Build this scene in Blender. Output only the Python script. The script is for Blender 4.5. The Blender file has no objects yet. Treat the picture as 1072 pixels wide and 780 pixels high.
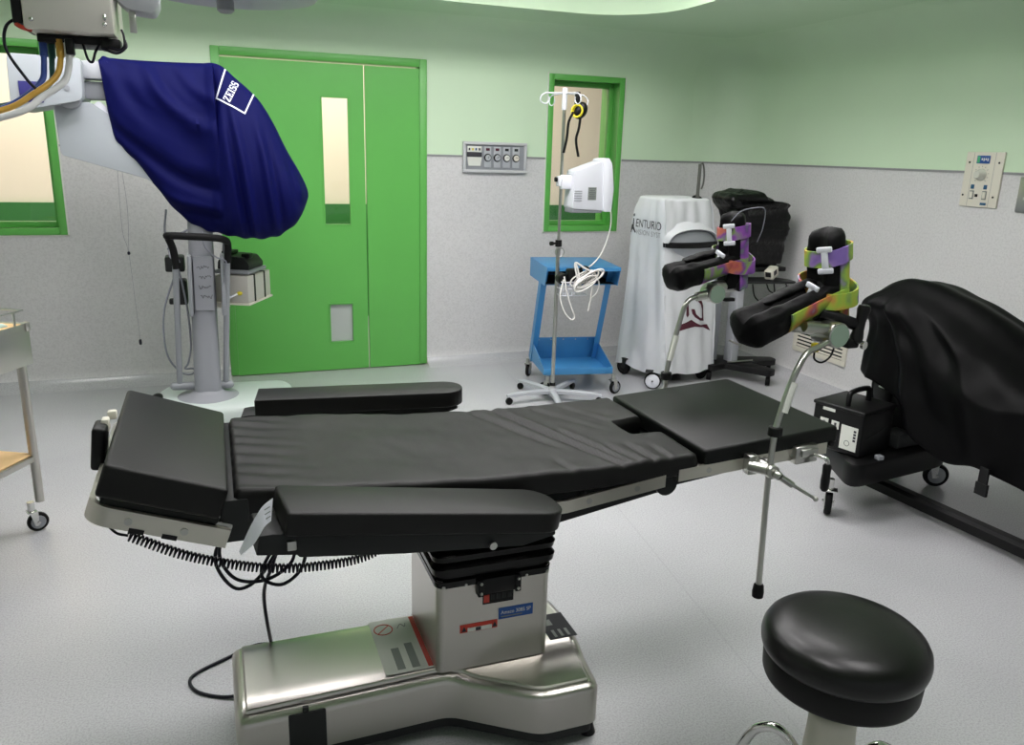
import bpy, bmesh, math, random
from mathutils import Vector, Matrix, noise
from mathutils.bvhtree import BVHTree
random.seed(7)
C = bpy.context.scene
COL = C.collection
PI = math.pi
def V(*a): return Vector(a)
def sm(a, b, x):
    t = max(0.0, min(1.0, (x-a)/(b-a))); return t*t*(3-2*t)
def lerp(a, b, t): return a+(b-a)*t
def interp(tab, x):
    if x <= tab[0][0]: return tab[0][1]
    for (x0, y0), (x1, y1) in zip(tab, tab[1:]):
        if x <= x1:
            t = (x-x0)/(x1-x0); return y0+(y1-y0)*t
    return tab[-1][1]
def sinterp(tab, x):
    if x <= tab[0][0]: return tab[0][1]
    n = len(tab)
    for i in range(n-1):
        if x <= tab[i+1][0]:
            x0, y0 = tab[i]; x1, y1 = tab[i+1]
            m0 = (y1-y0)/(x1-x0) if i == 0 else (y1-tab[i-1][1])/(x1-tab[i-1][0])
            m1 = (y1-y0)/(x1-x0) if i == n-2 else (tab[i+2][1]-y0)/(tab[i+2][0]-x0)
            h = x1-x0; t = (x-x0)/h
            return ((2*t**3-3*t*t+1)*y0+(t**3-2*t*t+t)*h*m0+(-2*t**3+3*t*t)*y1+(t**3-t*t)*h*m1)
    return tab[-1][1]

# ------------------------------------------------------------ materials
def S(r, g, b):
    f = lambda c: (c/255/12.92) if c/255 <= .04045 else ((c/255+.055)/1.055)**2.4
    return (f(r), f(g), f(b), 1)
def mat(name, col, rough=.5, metal=0, spec=.5, bump=0, bscale=60, var=0, vscale=8, coat=0, sheen=0):
    m = bpy.data.materials.new(name); m.use_nodes = True
    nt = m.node_tree; b = nt.nodes['Principled BSDF']
    b.inputs['Base Color'].default_value = col
    b.inputs['Roughness'].default_value = rough
    b.inputs['Metallic'].default_value = metal
    b.inputs['Specular IOR Level'].default_value = spec
    if coat: b.inputs['Coat Weight'].default_value = coat; b.inputs['Coat Roughness'].default_value = .2
    if sheen: b.inputs['Sheen Weight'].default_value = sheen
    tc = nt.nodes.new('ShaderNodeTexCoord')
    if var:
        n = nt.nodes.new('ShaderNodeTexNoise'); n.inputs['Scale'].default_value = vscale; n.inputs['Detail'].default_value = 4
        nt.links.new(tc.outputs['Object'], n.inputs['Vector'])
        r = nt.nodes.new('ShaderNodeValToRGB')
        r.color_ramp.elements[0].position = .3; r.color_ramp.elements[1].position = .7
        r.color_ramp.elements[0].color = (col[0]*(1-var), col[1]*(1-var), col[2]*(1-var), 1)
        r.color_ramp.elements[1].color = (min(1, col[0]*(1+var)), min(1, col[1]*(1+var)), min(1, col[2]*(1+var)), 1)
        nt.links.new(n.outputs['Fac'], r.inputs['Fac']); nt.links.new(r.outputs['Color'], b.inputs['Base Color'])
    if bump:
        n2 = nt.nodes.new('ShaderNodeTexNoise'); n2.inputs['Scale'].default_value = bscale; n2.inputs['Detail'].default_value = 3
        nt.links.new(tc.outputs['Object'], n2.inputs['Vector'])
        bp = nt.nodes.new('ShaderNodeBump'); bp.inputs['Strength'].default_value = bump; bp.inputs['Distance'].default_value = .01
        nt.links.new(n2.outputs['Fac'], bp.inputs['Height']); nt.links.new(bp.outputs['Normal'], b.inputs['Normal'])
    return m
def emis(name, col, s):
    m = bpy.data.materials.new(name); m.use_nodes = True
    nt = m.node_tree; nt.nodes.clear()
    o = nt.nodes.new('ShaderNodeOutputMaterial'); e = nt.nodes.new('ShaderNodeEmission')
    e.inputs[0].default_value = col; e.inputs[1].default_value = s
    nt.links.new(e.outputs[0], o.inputs[0]); return m
def glass(name):
    m = bpy.data.materials.new(name); m.use_nodes = True
    nt = m.node_tree; nt.nodes.clear()
    o = nt.nodes.new('ShaderNodeOutputMaterial'); mx = nt.nodes.new('ShaderNodeMixShader')
    t = nt.nodes.new('ShaderNodeBsdfTransparent'); g = nt.nodes.new('ShaderNodeBsdfGlossy'); g.inputs['Roughness'].default_value = .02
    f = nt.nodes.new('ShaderNodeFresnel'); f.inputs[0].default_value = 1.45
    nt.links.new(f.outputs[0], mx.inputs[0]); nt.links.new(t.outputs[0], mx.inputs[1]); nt.links.new(g.outputs[0], mx.inputs[2]); nt.links.new(mx.outputs[0], o.inputs[0])
    return m
def speckle(name, c0, c1, rough, scale, seam=False, bump=0.02):
    m = bpy.data.materials.new(name); m.use_nodes = True
    nt = m.node_tree; b = nt.nodes['Principled BSDF']; b.inputs['Roughness'].default_value = rough
    tc = nt.nodes.new('ShaderNodeTexCoord')
    n = nt.nodes.new('ShaderNodeTexNoise'); n.inputs['Scale'].default_value = scale; n.inputs['Detail'].default_value = 3; n.inputs['Roughness'].default_value = .7
    nt.links.new(tc.outputs['Object'], n.inputs['Vector'])
    r = nt.nodes.new('ShaderNodeValToRGB'); e = r.color_ramp.elements
    e[0].position = .36; e[0].color = c0; e[1].position = .56; e[1].color = c1
    nt.links.new(n.outputs['Fac'], r.inputs['Fac'])
    src = r.outputs['Color']
    v = nt.nodes.new('ShaderNodeTexNoise'); v.inputs['Scale'].default_value = 1.7; v.inputs['Detail'].default_value = 4
    nt.links.new(tc.outputs['Object'], v.inputs['Vector'])
    r2 = nt.nodes.new('ShaderNodeValToRGB'); r2.color_ramp.elements[0].color = (.93, .93, .93, 1); r2.color_ramp.elements[0].position = .3; r2.color_ramp.elements[1].position = .7
    nt.links.new(v.outputs['Fac'], r2.inputs['Fac'])
    mx = nt.nodes.new('ShaderNodeMixRGB'); mx.blend_type = 'MULTIPLY'; mx.inputs[0].default_value = 1
    nt.links.new(src, mx.inputs[1]); nt.links.new(r2.outputs['Color'], mx.inputs[2]); src = mx.outputs[0]
    if seam:   # welded sheet seams every two metres across the floor
        sx = nt.nodes.new('ShaderNodeSeparateXYZ'); nt.links.new(tc.outputs['Object'], sx.inputs[0])
        md = nt.nodes.new('ShaderNodeMath'); md.operation = 'MULTIPLY_ADD'; md.inputs[1].default_value = -.13; nt.links.new(sx.outputs['Y'], md.inputs[0]); nt.links.new(sx.outputs['X'], md.inputs[2])
        a1 = nt.nodes.new('ShaderNodeMath'); a1.operation = 'ADD'; a1.inputs[1].default_value = -1.262+6; nt.links.new(md.outputs[0], a1.inputs[0])
        fm = nt.nodes.new('ShaderNodeMath'); fm.operation = 'PINGPONG'; fm.inputs[1].default_value = 3; nt.links.new(a1.outputs[0], fm.inputs[0])
        lt = nt.nodes.new('ShaderNodeMath'); lt.operation = 'LESS_THAN'; lt.inputs[1].default_value = .0035; nt.links.new(fm.outputs[0], lt.inputs[0])
        m2 = nt.nodes.new('ShaderNodeMixRGB'); m2.blend_type = 'MULTIPLY'; m2.inputs[2].default_value = (.93, .93, .93, 1)
        nt.links.new(lt.outputs[0], m2.inputs[0]); nt.links.new(src, m2.inputs[1]); src = m2.outputs[0]
    nt.links.new(src, b.inputs['Base Color'])
    bp = nt.nodes.new('ShaderNodeBump'); bp.inputs['Strength'].default_value = bump; bp.inputs['Distance'].default_value = .01
    nt.links.new(n.outputs['Fac'], bp.inputs['Height']); nt.links.new(bp.outputs['Normal'], b.inputs['Normal'])
    return m
def rainbow(name, cols, scale=14, off=0):
    m = bpy.data.materials.new(name); m.use_nodes = True
    nt = m.node_tree; b = nt.nodes['Principled BSDF']; b.inputs['Roughness'].default_value = .7
    tc = nt.nodes.new('ShaderNodeTexCoord'); mp = nt.nodes.new('ShaderNodeMapping'); mp.inputs['Location'].default_value = (off, off*.7, 0)
    nt.links.new(tc.outputs['Object'], mp.inputs[0])
    n = nt.nodes.new('ShaderNodeTexNoise'); n.inputs['Scale'].default_value = scale; n.inputs['Detail'].default_value = 2.5
    nt.links.new(mp.outputs[0], n.inputs['Vector'])
    r = nt.nodes.new('ShaderNodeValToRGB'); e = r.color_ramp.elements
    k = len(cols)
    while len(e) < k: e.new(.5)
    for i, c in enumerate(cols):
        e[i].position = .3+.4*i/(k-1); e[i].color = c
    nt.links.new(n.outputs['Fac'], r.inputs['Fac']); nt.links.new(r.outputs['Color'], b.inputs['Base Color'])
    return m
def steel(name, col, rough):
    m = mat(name, col, rough, 1, bump=.02, bscale=400)
    return m

M = {}
M['floor'] = speckle('vinyl_floor', S(168, 168, 171), S(191, 191, 194), .27, 170, True, .015)
M['wall_low'] = speckle('speckled_wall_vinyl', S(197, 196, 196), S(209, 208, 208), .5, 80, False, .03)
M['floor'].node_tree.nodes['Principled BSDF'].inputs['Specular IOR Level'].default_value = .75
M['cove'] = M['floor']
M['wall_up'] = mat('green_wall_paint', S(202, 224, 194), .5, var=.015, vscale=3)
M['ceiling'] = mat('pale_green_ceiling_paint', S(196, 219, 188), .6)
M['trim'] = mat('grey_trim', S(140, 140, 142), .5)
M['green'] = mat('door_green_paint', S(94, 174, 80), .38, var=.02, vscale=4)
M['green_frame'] = mat('frame_green_paint', S(94, 173, 80), .35)
M['glass'] = glass('clear_glass')
M['cream'] = mat('corridor_cream_paint', S(250, 236, 222), .7)
M['dado'] = mat('corridor_green_dado', S(46, 118, 52), .6)
M['pad'] = mat('black_vinyl_pad', S(12, 12, 11), .46, spec=.29, bump=.03, bscale=180)
M['padfab'] = mat('black_mattress_cover', S(12, 12, 11), .49, spec=.29, bump=.08, bscale=22)
M['padleg'] = mat('dark_leg_pad_vinyl', S(9, 11, 10), .42, spec=.24)
M['seat'] = mat('stool_black_vinyl', S(6, 6, 6), .34, spec=.4, bump=.02, bscale=150)
M['seatrim'] = mat('stool_rim_vinyl', S(7, 7, 7), .5, spec=.25)
M['blk'] = mat('black_plastic', S(7, 7, 8), .45, spec=.3)
M['blkrub'] = mat('black_rubber', S(9, 9, 10), .7, spec=.25)
M['blkgloss'] = mat('black_bellows_rubber', S(6, 6, 6), .24, spec=.35)
M['dgrey'] = mat('dark_grey_metal', S(36, 38, 38), .5, spec=.3)
M['frame_dark'] = mat('dark_frame_paint', S(28, 30, 30), .5, spec=.3)
M['steel'] = steel('brushed_steel', (.54, .52, .48, 1), .28)
M['steelrail'] = steel('satin_rail_steel', (.62, .60, .53, 1), .34)
M['chrome'] = mat('chrome', (.72, .72, .70, 1), .12, 1)
M['satin'] = mat('satin_metal', (.50, .50, .47, 1), .28, 1)
M['lgrey'] = mat('light_grey_plastic', S(172, 175, 180), .45)
M['mgrey'] = mat('mid_grey_plastic', S(140, 143, 148), .45)
M['scope'] = mat('microscope_grey_paint', S(168, 174, 180), .4)
M['scoped'] = mat('column_grey_paint', S(142, 144, 150), .45)
M['scopebase'] = mat('base_grey_green_paint', S(186, 196, 192), .4)
M['white'] = mat('white_plastic', S(217, 219, 226), .4)
M['offwhite'] = mat('offwhite_plastic', S(214, 210, 196), .5)
M['boxgrey'] = mat('warm_grey_case', S(186, 184, 176), .5)
M['navy'] = mat('navy_cover_fabric', S(5, 9, 68), .65, spec=.10, bump=.06, bscale=500)
M['print'] = mat('white_print', S(214, 220, 235), .6)
M['whitecloth'] = mat('white_cover_fabric', S(214, 216, 219), .75, bump=.12, bscale=14)
M['blackcloth'] = mat('black_cover_fabric', S(4, 4, 5), .5, spec=.10, bump=.3, bscale=9)
M['blackbag'] = mat('black_glossy_cover', S(5, 5, 6), .3, spec=.3, bump=.8, bscale=22)
M['blue'] = mat('blue_powder_coat', S(66, 138, 194), .4)
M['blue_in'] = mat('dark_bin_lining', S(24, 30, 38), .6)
M['maroon'] = mat('maroon_print', S(78, 22, 40), .7)
M['ink'] = mat('dark_print', S(48, 48, 54), .7)
M['frost'] = mat('frosted_grey_panel', S(176, 182, 178), .4)
M['silver'] = mat('silver_paint', S(190, 191, 193), .4)
M['bootpad'] = mat('black_boot_padding', S(5, 5, 6), .55, spec=.14, bump=.2, bscale=30)
M['rainA'] = rainbow('rainbow_strap_fabric', [S(120, 95, 165), S(140, 110, 175), S(110, 135, 85), S(140, 172, 62), S(165, 170, 60), S(190, 120, 66), S(165, 75, 95), S(140, 160, 185)], 10, .3)
M['rainB'] = rainbow('purple_rainbow_strap_fabric', [S(85, 125, 85), S(105, 62, 135), S(140, 75, 168), S(125, 160, 70), S(115, 62, 145), S(185, 105, 75), S(165, 62, 80)], 9, 1.9)
M['cord'] = mat('white_cord', S(225, 222, 218), .5)
M['gcord'] = mat('grey_cord', S(130, 132, 142), .5)
M['bcord'] = mat('dark_blue_black_cord', S(14, 14, 28), .45, spec=.3)
M['poledark'] = mat('dark_pole_metal', (.22, .22, .2, 1), .35, 1)
M['steelbox'] = mat('pale_satin_steel', (.72, .69, .63, 1), .42, .55)
M['emblem'] = mat('indigo_emblem', S(44, 42, 112), .5)
M['yellow'] = mat('yellow_plastic', S(215, 200, 40), .5)
M['red'] = mat('red_label', S(196, 60, 44), .5)
M['bluelab'] = mat('blue_label', S(38, 82, 150), .5)
M['teal'] = mat('teal_label', S(30, 84, 120), .5)
M['labelwhite'] = mat('white_label', S(214, 216, 208), .45)
M['labelgrey'] = mat('grey_label_print', S(128, 134, 130), .5)
M['wood'] = mat('tan_mat', S(222, 186, 134), .6, var=.06, vscale=20)
M['clothgreen'] = mat('pale_green_cloth', S(190, 214, 206), .8, bump=.2, bscale=30)
M['clear'] = mat('clear_knob_plastic', S(205, 205, 195), .15)
M['hgreen'] = mat('green_grey_cap', S(136, 158, 140), .35)
M['hoseblue'] = mat('blue_hose', S(52, 78, 160), .45)
M['hoseteal'] = mat('green_hose', S(42, 92, 84), .45)
M['hoseyel'] = mat('yellow_hose', S(206, 160, 62), .45)
M['hosewhite'] = mat('white_hose', S(206, 206, 206), .45)
M['lamp'] = emis('lamp_diffuser_glow', (1, .965, .975, 1), 14.6)

# ------------------------------------------------------------ mesh builder
class MB:
    def __init__(s): s.bm = bmesh.new()
    def _merge(s, tb, mx=None, mi=0):
        if mx is not None: bmesh.ops.transform(tb, matrix=mx, verts=tb.verts)
        vm = {v: s.bm.verts.new(v.co) for v in tb.verts}
        for f in tb.faces:
            try:
                nf = s.bm.faces.new([vm[v] for v in f.verts]); nf.material_index = mi
            except ValueError: pass
        tb.free()
    def box(s, c, d, bev=0, seg=2, rot=None, mi=0):
        tb = bmesh.new(); bmesh.ops.create_cube(tb, size=1)
        for v in tb.verts: v.co = Vector((v.co.x*d[0], v.co.y*d[1], v.co.z*d[2]))
        if bev: bmesh.ops.bevel(tb, geom=list(tb.edges), offset=bev, segments=seg, profile=.5, affect='EDGES', clamp_overlap=True)
        mx = Matrix.Translation(Vector(c))
        if rot is not None:
            mx = mx @ (rot.to_4x4() if isinstance(rot, Matrix) else Matrix.Rotation(rot, 4, 'Z'))
        s._merge(tb, mx, mi); return s
    def box2(s, a, b, bev=0, seg=2, mi=0):
        return s.box([(a[i]+b[i])/2 for i in range(3)], [abs(b[i]-a[i]) for i in range(3)], bev, seg, None, mi)
    def rings(s, rings, c0=True, c1=True, closed=True, loop=False, mi=0):
        bv = [[s.bm.verts.new(p) for p in r] for r in rings]
        n = len(bv[0]); R = len(bv)
        for i in range(R if loop else R-1):
            a, b = bv[i], bv[(i+1) % R]
            for j in range(n if closed else n-1):
                k = (j+1) % n
                try: f = s.bm.faces.new((a[j], a[k], b[k], b[j])); f.material_index = mi
                except ValueError: pass
        if c0 and not loop:
            f = s.bm.faces.new(list(reversed(bv[0]))); f.material_index = mi
        if c1 and not loop:
            f = s.bm.faces.new(bv[-1]); f.material_index = mi
        return s
    def cyl(s, p0, p1, r0, r1=None, n=20, bev=0, mi=0):
        p0, p1 = Vector(p0), Vector(p1); r1 = r0 if r1 is None else r1
        d = (p1-p0); L = d.length; q = d.to_track_quat('Z', 'Y').to_matrix().to_4x4()
        pr = [(r0, 0), (r1, L)] if not bev else [(max(r0-bev, 1e-4), 0), (r0-bev*.3, bev*.3), (r0, bev), (r1, L-bev), (r1-bev*.3, L-bev*.3), (max(r1-bev, 1e-4), L)]
        rg = [[(Matrix.Translation(p0) @ q) @ Vector((r*math.cos(2*PI*i/n), r*math.sin(2*PI*i/n), z)) for i in range(n)] for r, z in pr]
        return s.rings(rg, mi=mi)
    def lathe(s, prof, o=(0, 0, 0), axis=(0, 0, 1), n=32, mi=0, sx=1, sy=1):
        q = Vector(axis).to_track_quat('Z', 'Y').to_matrix().to_4x4() if tuple(axis) != (0, 0, 1) else Matrix.Identity(4)
        m = Matrix.Translation(Vector(o)) @ q
        return s.rings([[m @ Vector((max(r, 1e-4)*sx*math.cos(2*PI*i/n), max(r, 1e-4)*sy*math.sin(2*PI*i/n), z)) for i in range(n)] for r, z in prof], mi=mi)
    def tube(s, pts, r, n=10, k=6, closed=False, smooth=True, mi=0, caps=True):
        P = [Vector(p) for p in pts]
        if smooth and len(P) > 2: P = spline(P, k, closed)
        T = []
        N = len(P)
        for i in range(N):
            a = P[(i-1) % N] if (closed or i > 0) else P[i]; b = P[(i+1) % N] if (closed or i < N-1) else P[i]
            t = (b-a); T.append(t.normalized() if t.length > 1e-9 else Vector((0, 0, 1)))
        up = Vector((0, 0, 1)) if abs(T[0].z) < .9 else Vector((1, 0, 0))
        nrm = (up - T[0]*up.dot(T[0])).normalized(); rg = []
        for i in range(N):
            nrm = (nrm - T[i]*nrm.dot(T[i])).normalized(); bi = T[i].cross(nrm)
            rr = r(i/(N-1)) if callable(r) else r
            rg.append([P[i]+nrm*rr*math.cos(2*PI*j/n)+bi*rr*math.sin(2*PI*j/n) for j in range(n)])
        return s.rings(rg, caps, caps, loop=closed, mi=mi)
    def prism(s, poly, ex, mx=None, bev=0, seg=2, mi=0, bev_all=True):
        """poly in local XY, extruded from z=0 to ex"""
        tb = bmesh.new()
        vs = [tb.verts.new((x, y, 0)) for x, y in poly]
        f = tb.faces.new(vs)
        r = bmesh.ops.extrude_face_region(tb, geom=[f])
        bmesh.ops.translate(tb, vec=(0, 0, ex), verts=[g for g in r['geom'] if isinstance(g, bmesh.types.BMVert)])
        bmesh.ops.recalc_face_normals(tb, faces=tb.faces)
        if bev:
            eds = [e for e in tb.edges if bev_all or abs(e.verts[0].co.z-e.verts[1].co.z) < 1e-6]
            bmesh.ops.bevel(tb, geom=eds, offset=bev, segments=seg, profile=.5, affect='EDGES', clamp_overlap=True)
        s._merge(tb, mx, mi); return s
    def ball(s, c, r, n=20, m=12, rot=None, mi=0):
        r = (r, r, r) if not hasattr(r, '__len__') else r
        rg = []
        for i in range(m+1):
            a = -PI/2+PI*i/m; cr = max(math.cos(a), 1e-3)
            rg.append([Vector((r[0]*cr*math.cos(2*PI*j/n), r[1]*cr*math.sin(2*PI*j/n), r[2]*math.sin(a))) for j in range(n)])
        mx = Matrix.Translation(Vector(c)) @ (rot.to_4x4() if rot is not None else Matrix.Identity(4))
        return s.rings([[mx @ p for p in q] for q in rg], mi=mi)
    def torus(s, c, axis, R, r, n=28, m=8, mi=0):
        q = Vector(axis).to_track_quat('Z', 'Y').to_matrix()
        return s.tube([Vector(c)+q @ Vector((R*math.cos(2*PI*i/n), R*math.sin(2*PI*i/n), 0)) for i in range(n)], r, m, closed=True, smooth=False, mi=mi)
    def bar(s, pts, up, h, t, mi=0):
        """flat bar of height h (along up) and thickness t following pts"""
        P = [Vector(p) for p in pts]; up = Vector(up).normalized(); rg = []
        for i in range(len(P)):
            a = P[max(i-1, 0)]; b = P[min(i+1, len(P)-1)]
            sd = (b-a).cross(up).normalized()
            rg.append([P[i]+up*h/2+sd*t/2, P[i]+up*h/2-sd*t/2, P[i]-up*h/2-sd*t/2, P[i]-up*h/2+sd*t/2])
        return s.rings(rg, mi=mi)
    def build(s, name, mats, parent=None, sharp=40, loc=None, sub=0):
        bmesh.ops.recalc_face_normals(s.bm, faces=s.bm.faces)
        return finish(s.bm, name, mats, parent, sharp, loc, sub)
def spline(P, k=6, closed=False):
    out = []; n = len(P)
    rng = range(n) if closed else range(n-1)
    for i in rng:
        p0 = P[(i-1) % n] if (closed or i > 0) else P[0]*2-P[1]
        p1 = P[i]; p2 = P[(i+1) % n]
        p3 = P[(i+2) % n] if (closed or i+2 < n) else P[-1]*2-P[-2]
        for j in range(k):
            t = j/k
            out.append(.5*((2*p1)+(p2-p0)*t+(2*p0-5*p1+4*p2-p3)*t*t+(3*p1-p0-3*p2+p3)*t**3))
    if not closed: out.append(P[-1].copy())
    return out
ORG = {}
def flatten(o):
    m = o.modifiers.new('weighted_normals', 'WEIGHTED_NORMAL'); m.keep_sharp = True; m.weight = 90; return o
def finish(bm, name, mats, parent=None, sharp=40, loc=None, sub=0):
    org = ORG[parent.name] if parent is not None else (Vector(loc) if loc is not None else Vector((0, 0, 0)))
    if parent is None and loc is None:
        cs = [v.co for v in bm.verts]
        org = Vector((sum(c.x for c in cs)/len(cs), sum(c.y for c in cs)/len(cs), min(c.z for c in cs)))
    bmesh.ops.translate(bm, vec=-org, verts=bm.verts)
    me = bpy.data.meshes.new(name); bm.to_mesh(me); bm.free()
    for m in (mats if isinstance(mats, (list, tuple)) else [mats]): me.materials.append(M[m] if isinstance(m, str) else m)
    if sharp is not None:
        me.polygons.foreach_set('use_smooth', [True]*len(me.polygons)); me.set_sharp_from_angle(angle=math.radians(sharp))
    o = bpy.data.objects.new(name, me); COL.objects.link(o)
    if parent is not None: o.parent = parent
    else: o.location = org
    ORG[o.name] = org
    if sub:
        md = o.modifiers.new('subdivision', 'SUBSURF'); md.levels = sub; md.render_levels = sub
    return o
def tag(o, label, cat, group=None):
    o['label'] = label; o['category'] = cat
    if group: o['group'] = group
    return o
def thing(name, loc, label, cat, group=None):
    o = bpy.data.objects.new(name, None); o.empty_display_size = .1
    COL.objects.link(o); o.location = loc; ORG[o.name] = Vector(loc)
    return tag(o, label, cat, group)
def struct_empty(name, loc):
    o = bpy.data.objects.new(name, None); COL.objects.link(o); o.location = loc; ORG[o.name] = Vector(loc)
    o['kind'] = 'structure'; return o
def struct(o): o['kind'] = 'structure'; return o
def lab(o, s): o['label'] = s; return o
def text(name, s, mx, width, m, parent, height=None, ex=.0006, bvh=None, bdir=None, off=.002):
    """lettering as a flat mesh: mx maps text plane (x along, y up, z out), centred, scaled to a width"""
    cu = bpy.data.curves.new('t', 'FONT'); cu.body = s; cu.align_x = 'CENTER'; cu.align_y = 'CENTER'; cu.size = 1; cu.resolution_u = 3
    ob = bpy.data.objects.new('t', cu); COL.objects.link(ob)
    dg = bpy.context.evaluated_depsgraph_get(); dg.update()
    me = bpy.data.meshes.new_from_object(ob.evaluated_get(dg)); bpy.data.objects.remove(ob)
    bm = bmesh.new(); bm.from_mesh(me); bpy.data.meshes.remove(me)
    xs = [v.co.x for v in bm.verts]; ys = [v.co.y for v in bm.verts]
    k = width/(max(xs)-min(xs)); ky = k if height is None else height/(max(ys)-min(ys))
    cx = (max(xs)+min(xs))/2; cy = (max(ys)+min(ys))/2
    for v in bm.verts: v.co = Vector(((v.co.x-cx)*k, (v.co.y-cy)*ky, 0))
    if bvh: bmesh.ops.subdivide_edges(bm, edges=[e for e in bm.edges if e.calc_length() > width/14], cuts=2)
    bmesh.ops.transform(bm, matrix=mx, verts=bm.verts)
    return decal(bm, name, m, parent, bvh, bdir, off)
def decal(bm, name, m, parent, bvh=None, bdir=None, off=.002):
    if bvh:
        gone = []
        for v in bm.verts:
            h = bvh.ray_cast(v.co-Vector(bdir)*1.0, Vector(bdir), 8)
            if h[0] is None: gone.append(v)
            else:
                nn = h[1] if h[1].dot(Vector(bdir)) < 0 else -h[1]
                v.co = h[0]+nn*off
        bmesh.ops.delete(bm, geom=gone, context='VERTS')
    return finish(bm, name, m, parent, None)
def polys(polylist, mx=None, fill=True):
    bm = bmesh.new()
    for poly in polylist:
        vs = [bm.verts.new((p[0], p[1], 0)) for p in poly]
        f = bm.faces.new(vs)
    bmesh.ops.triangulate(bm, faces=bm.faces[:])
    if mx is not None: bmesh.ops.transform(bm, matrix=mx, verts=bm.verts)
    return bm
def frame_mx(o, x, y):
    x = Vector(x).normalized(); y = Vector(y); z = x.cross(y).normalized(); y = z.cross(x)
    m = Matrix((x, y, z)).transposed().to_4x4(); m.translation = Vector(o); return m
def rrect(w, h, r, n=5):
    out = []
    for cx, cy, a0 in ((w/2-r, h/2-r, 0), (-w/2+r, h/2-r, 90), (-w/2+r, -h/2+r, 180), (w/2-r, -h/2+r, 270)):
        for i in range(n+1):
            a = math.radians(a0+90*i/n); out.append((cx+r*math.cos(a), cy+r*math.sin(a)))
    return out
def caster(root, pos, r=.05, w=.022, head=0, wheel_m='blkrub', hub_m='satin', fork_m='satin', top=None, cap=False, hr=.66):
    """pos = floor contact; part caster (fork) > wheel"""
    x, y, z = pos; top = top or r*2+.045
    d = Vector((math.cos(head), math.sin(head), 0)); a = Vector((-d.y, d.x, 0))
    c = Vector((x, y, z+r)); st = c-d*r*.45
    f = MB(); f.cyl((st.x, st.y, z+r*2+.012), (st.x, st.y, top), .014, n=14)
    f.box((st.x, st.y, z+2*r+.008), (r*.9, w*2.1, .008), .002, rot=head)
    for s in ((-1, 1) if hr < .7 else ()):
        pl = [(-r*.45, r+.008), (r*.3, r+.008), (r*.25, -.012), (-r*.1, -.012)]
        mx = Matrix((d, Vector((0, 0, 1)), a*-1)).transposed().to_4x4(); mx.translation = c+a*(s*(w/2+.006))-d*r*.25+Vector((0, 0, 0))
        f.prism(pl, .003, mx)
    f.cyl(c-a*(w/2+.012), c+a*(w/2+.012), .006, n=10)
    fo = f.build('caster', fork_m, root)
    wq = MB(); prof = [(r*.5, -w/2), (r*.92, -w/2), (r, -w/4), (r, w/4), (r*.92, w/2), (r*.5, w/2)]
    wq.lathe(prof, c, a, 28)
    wo = wq.build('wheel', [wheel_m], fo)
    hb = MB(); hb.lathe([(r*.05, -w/2-.003), (r*hr, -w/2-.002), (r*(hr+.04), -w/2), (r*(hr+.04), w/2), (r*hr, w/2+.002), (r*.05, w/2+.003)], c, a, 24)
    hb.build('wheel_hub', hub_m, fo)
    return fo
# ------------------------------------------------------------ the room
D = 5.667; XR = 3.95; XL = -2.6; YN = -2.6; CZ = 2.40; RC = .4; WZ = 1.515
prof = [(.10, 0), (.066, .009), (.036, .030), (.014, .06), (.004, .085), (0, .11), (0, .30), (0, .98), (0, WZ), (0, 2.105), (0, 2.14), (0, 2.15)]
for i in range(1, 9):
    a = PI/2*i/8; prof.append((.25*(1-math.cos(a)), 2.15+.25*math.sin(a)))
zbreak = {}
def wall(name, stations, openings):
    mb = MB(); bm = mb.bm; grid = []
    for (p, n) in stations:
        grid.append([bm.verts.new((p[0]+n[0]*d, p[1]+n[1]*d, z)) for d, z in prof])
    for i in range(len(stations)-1):
        xm = (stations[i][0][0]+stations[i+1][0][0])/2
        for j in range(len(prof)-1):
            zm = (prof[j][1]+prof[j+1][1])/2
            if any(a < xm < b and c < zm < d for a, b, c, d in openings): continue
            f = bm.faces.new((grid[i][j], grid[i+1][j], grid[i+1][j+1], grid[i][j+1]))
            f.material_index = 2 if zm < .07 else (0 if zm < WZ else 1)
    me = bpy.data.meshes.new(name); bm.to_mesh(me); bm.free()
    for m in ('wall_low', 'wall_up', 'cove'): me.materials.append(M[m])
    me.polygons.foreach_set('use_smooth', [True]*len(me.polygons)); me.set_sharp_from_angle(angle=math.radians(50))
    o = bpy.data.objects.new(name, me); COL.objects.link(o); return struct(o)
DO = (.05, 1.433, -1, 2.14); W2 = (2.335, 2.948, .98, 2.105); W1 = (-1.62, -.85, .98, 2.105)
xs = [XL, W1[0], W1[1], DO[0], DO[1], 1.9, W2[0], W2[1], XR-RC]
st = [((x, D), (0, -1)) for x in xs]
wall('wall_back', st, [DO, W2, W1])
st2 = [((XR-RC+RC*math.sin(PI/2*i/10), D-RC+RC*math.cos(PI/2*i/10)), (-math.sin(PI/2*i/10), -math.cos(PI/2*i/10))) for i in range(11)] + [((XR, y), (-1, 0)) for y in (4, 2, 0, YN)]
wall('wall_right', st2, [])
st3 = [((XL, YN), (1, 0)), ((XL, D), (1, 0))]
wall('wall_left', st3, [])
fb = MB(); fb.box2((XL-.1, YN, -.05), (5.2, 8.2, 0)); struct(fb.build('floor', 'floor', None, None, loc=(0, 0, 0)))
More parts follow.
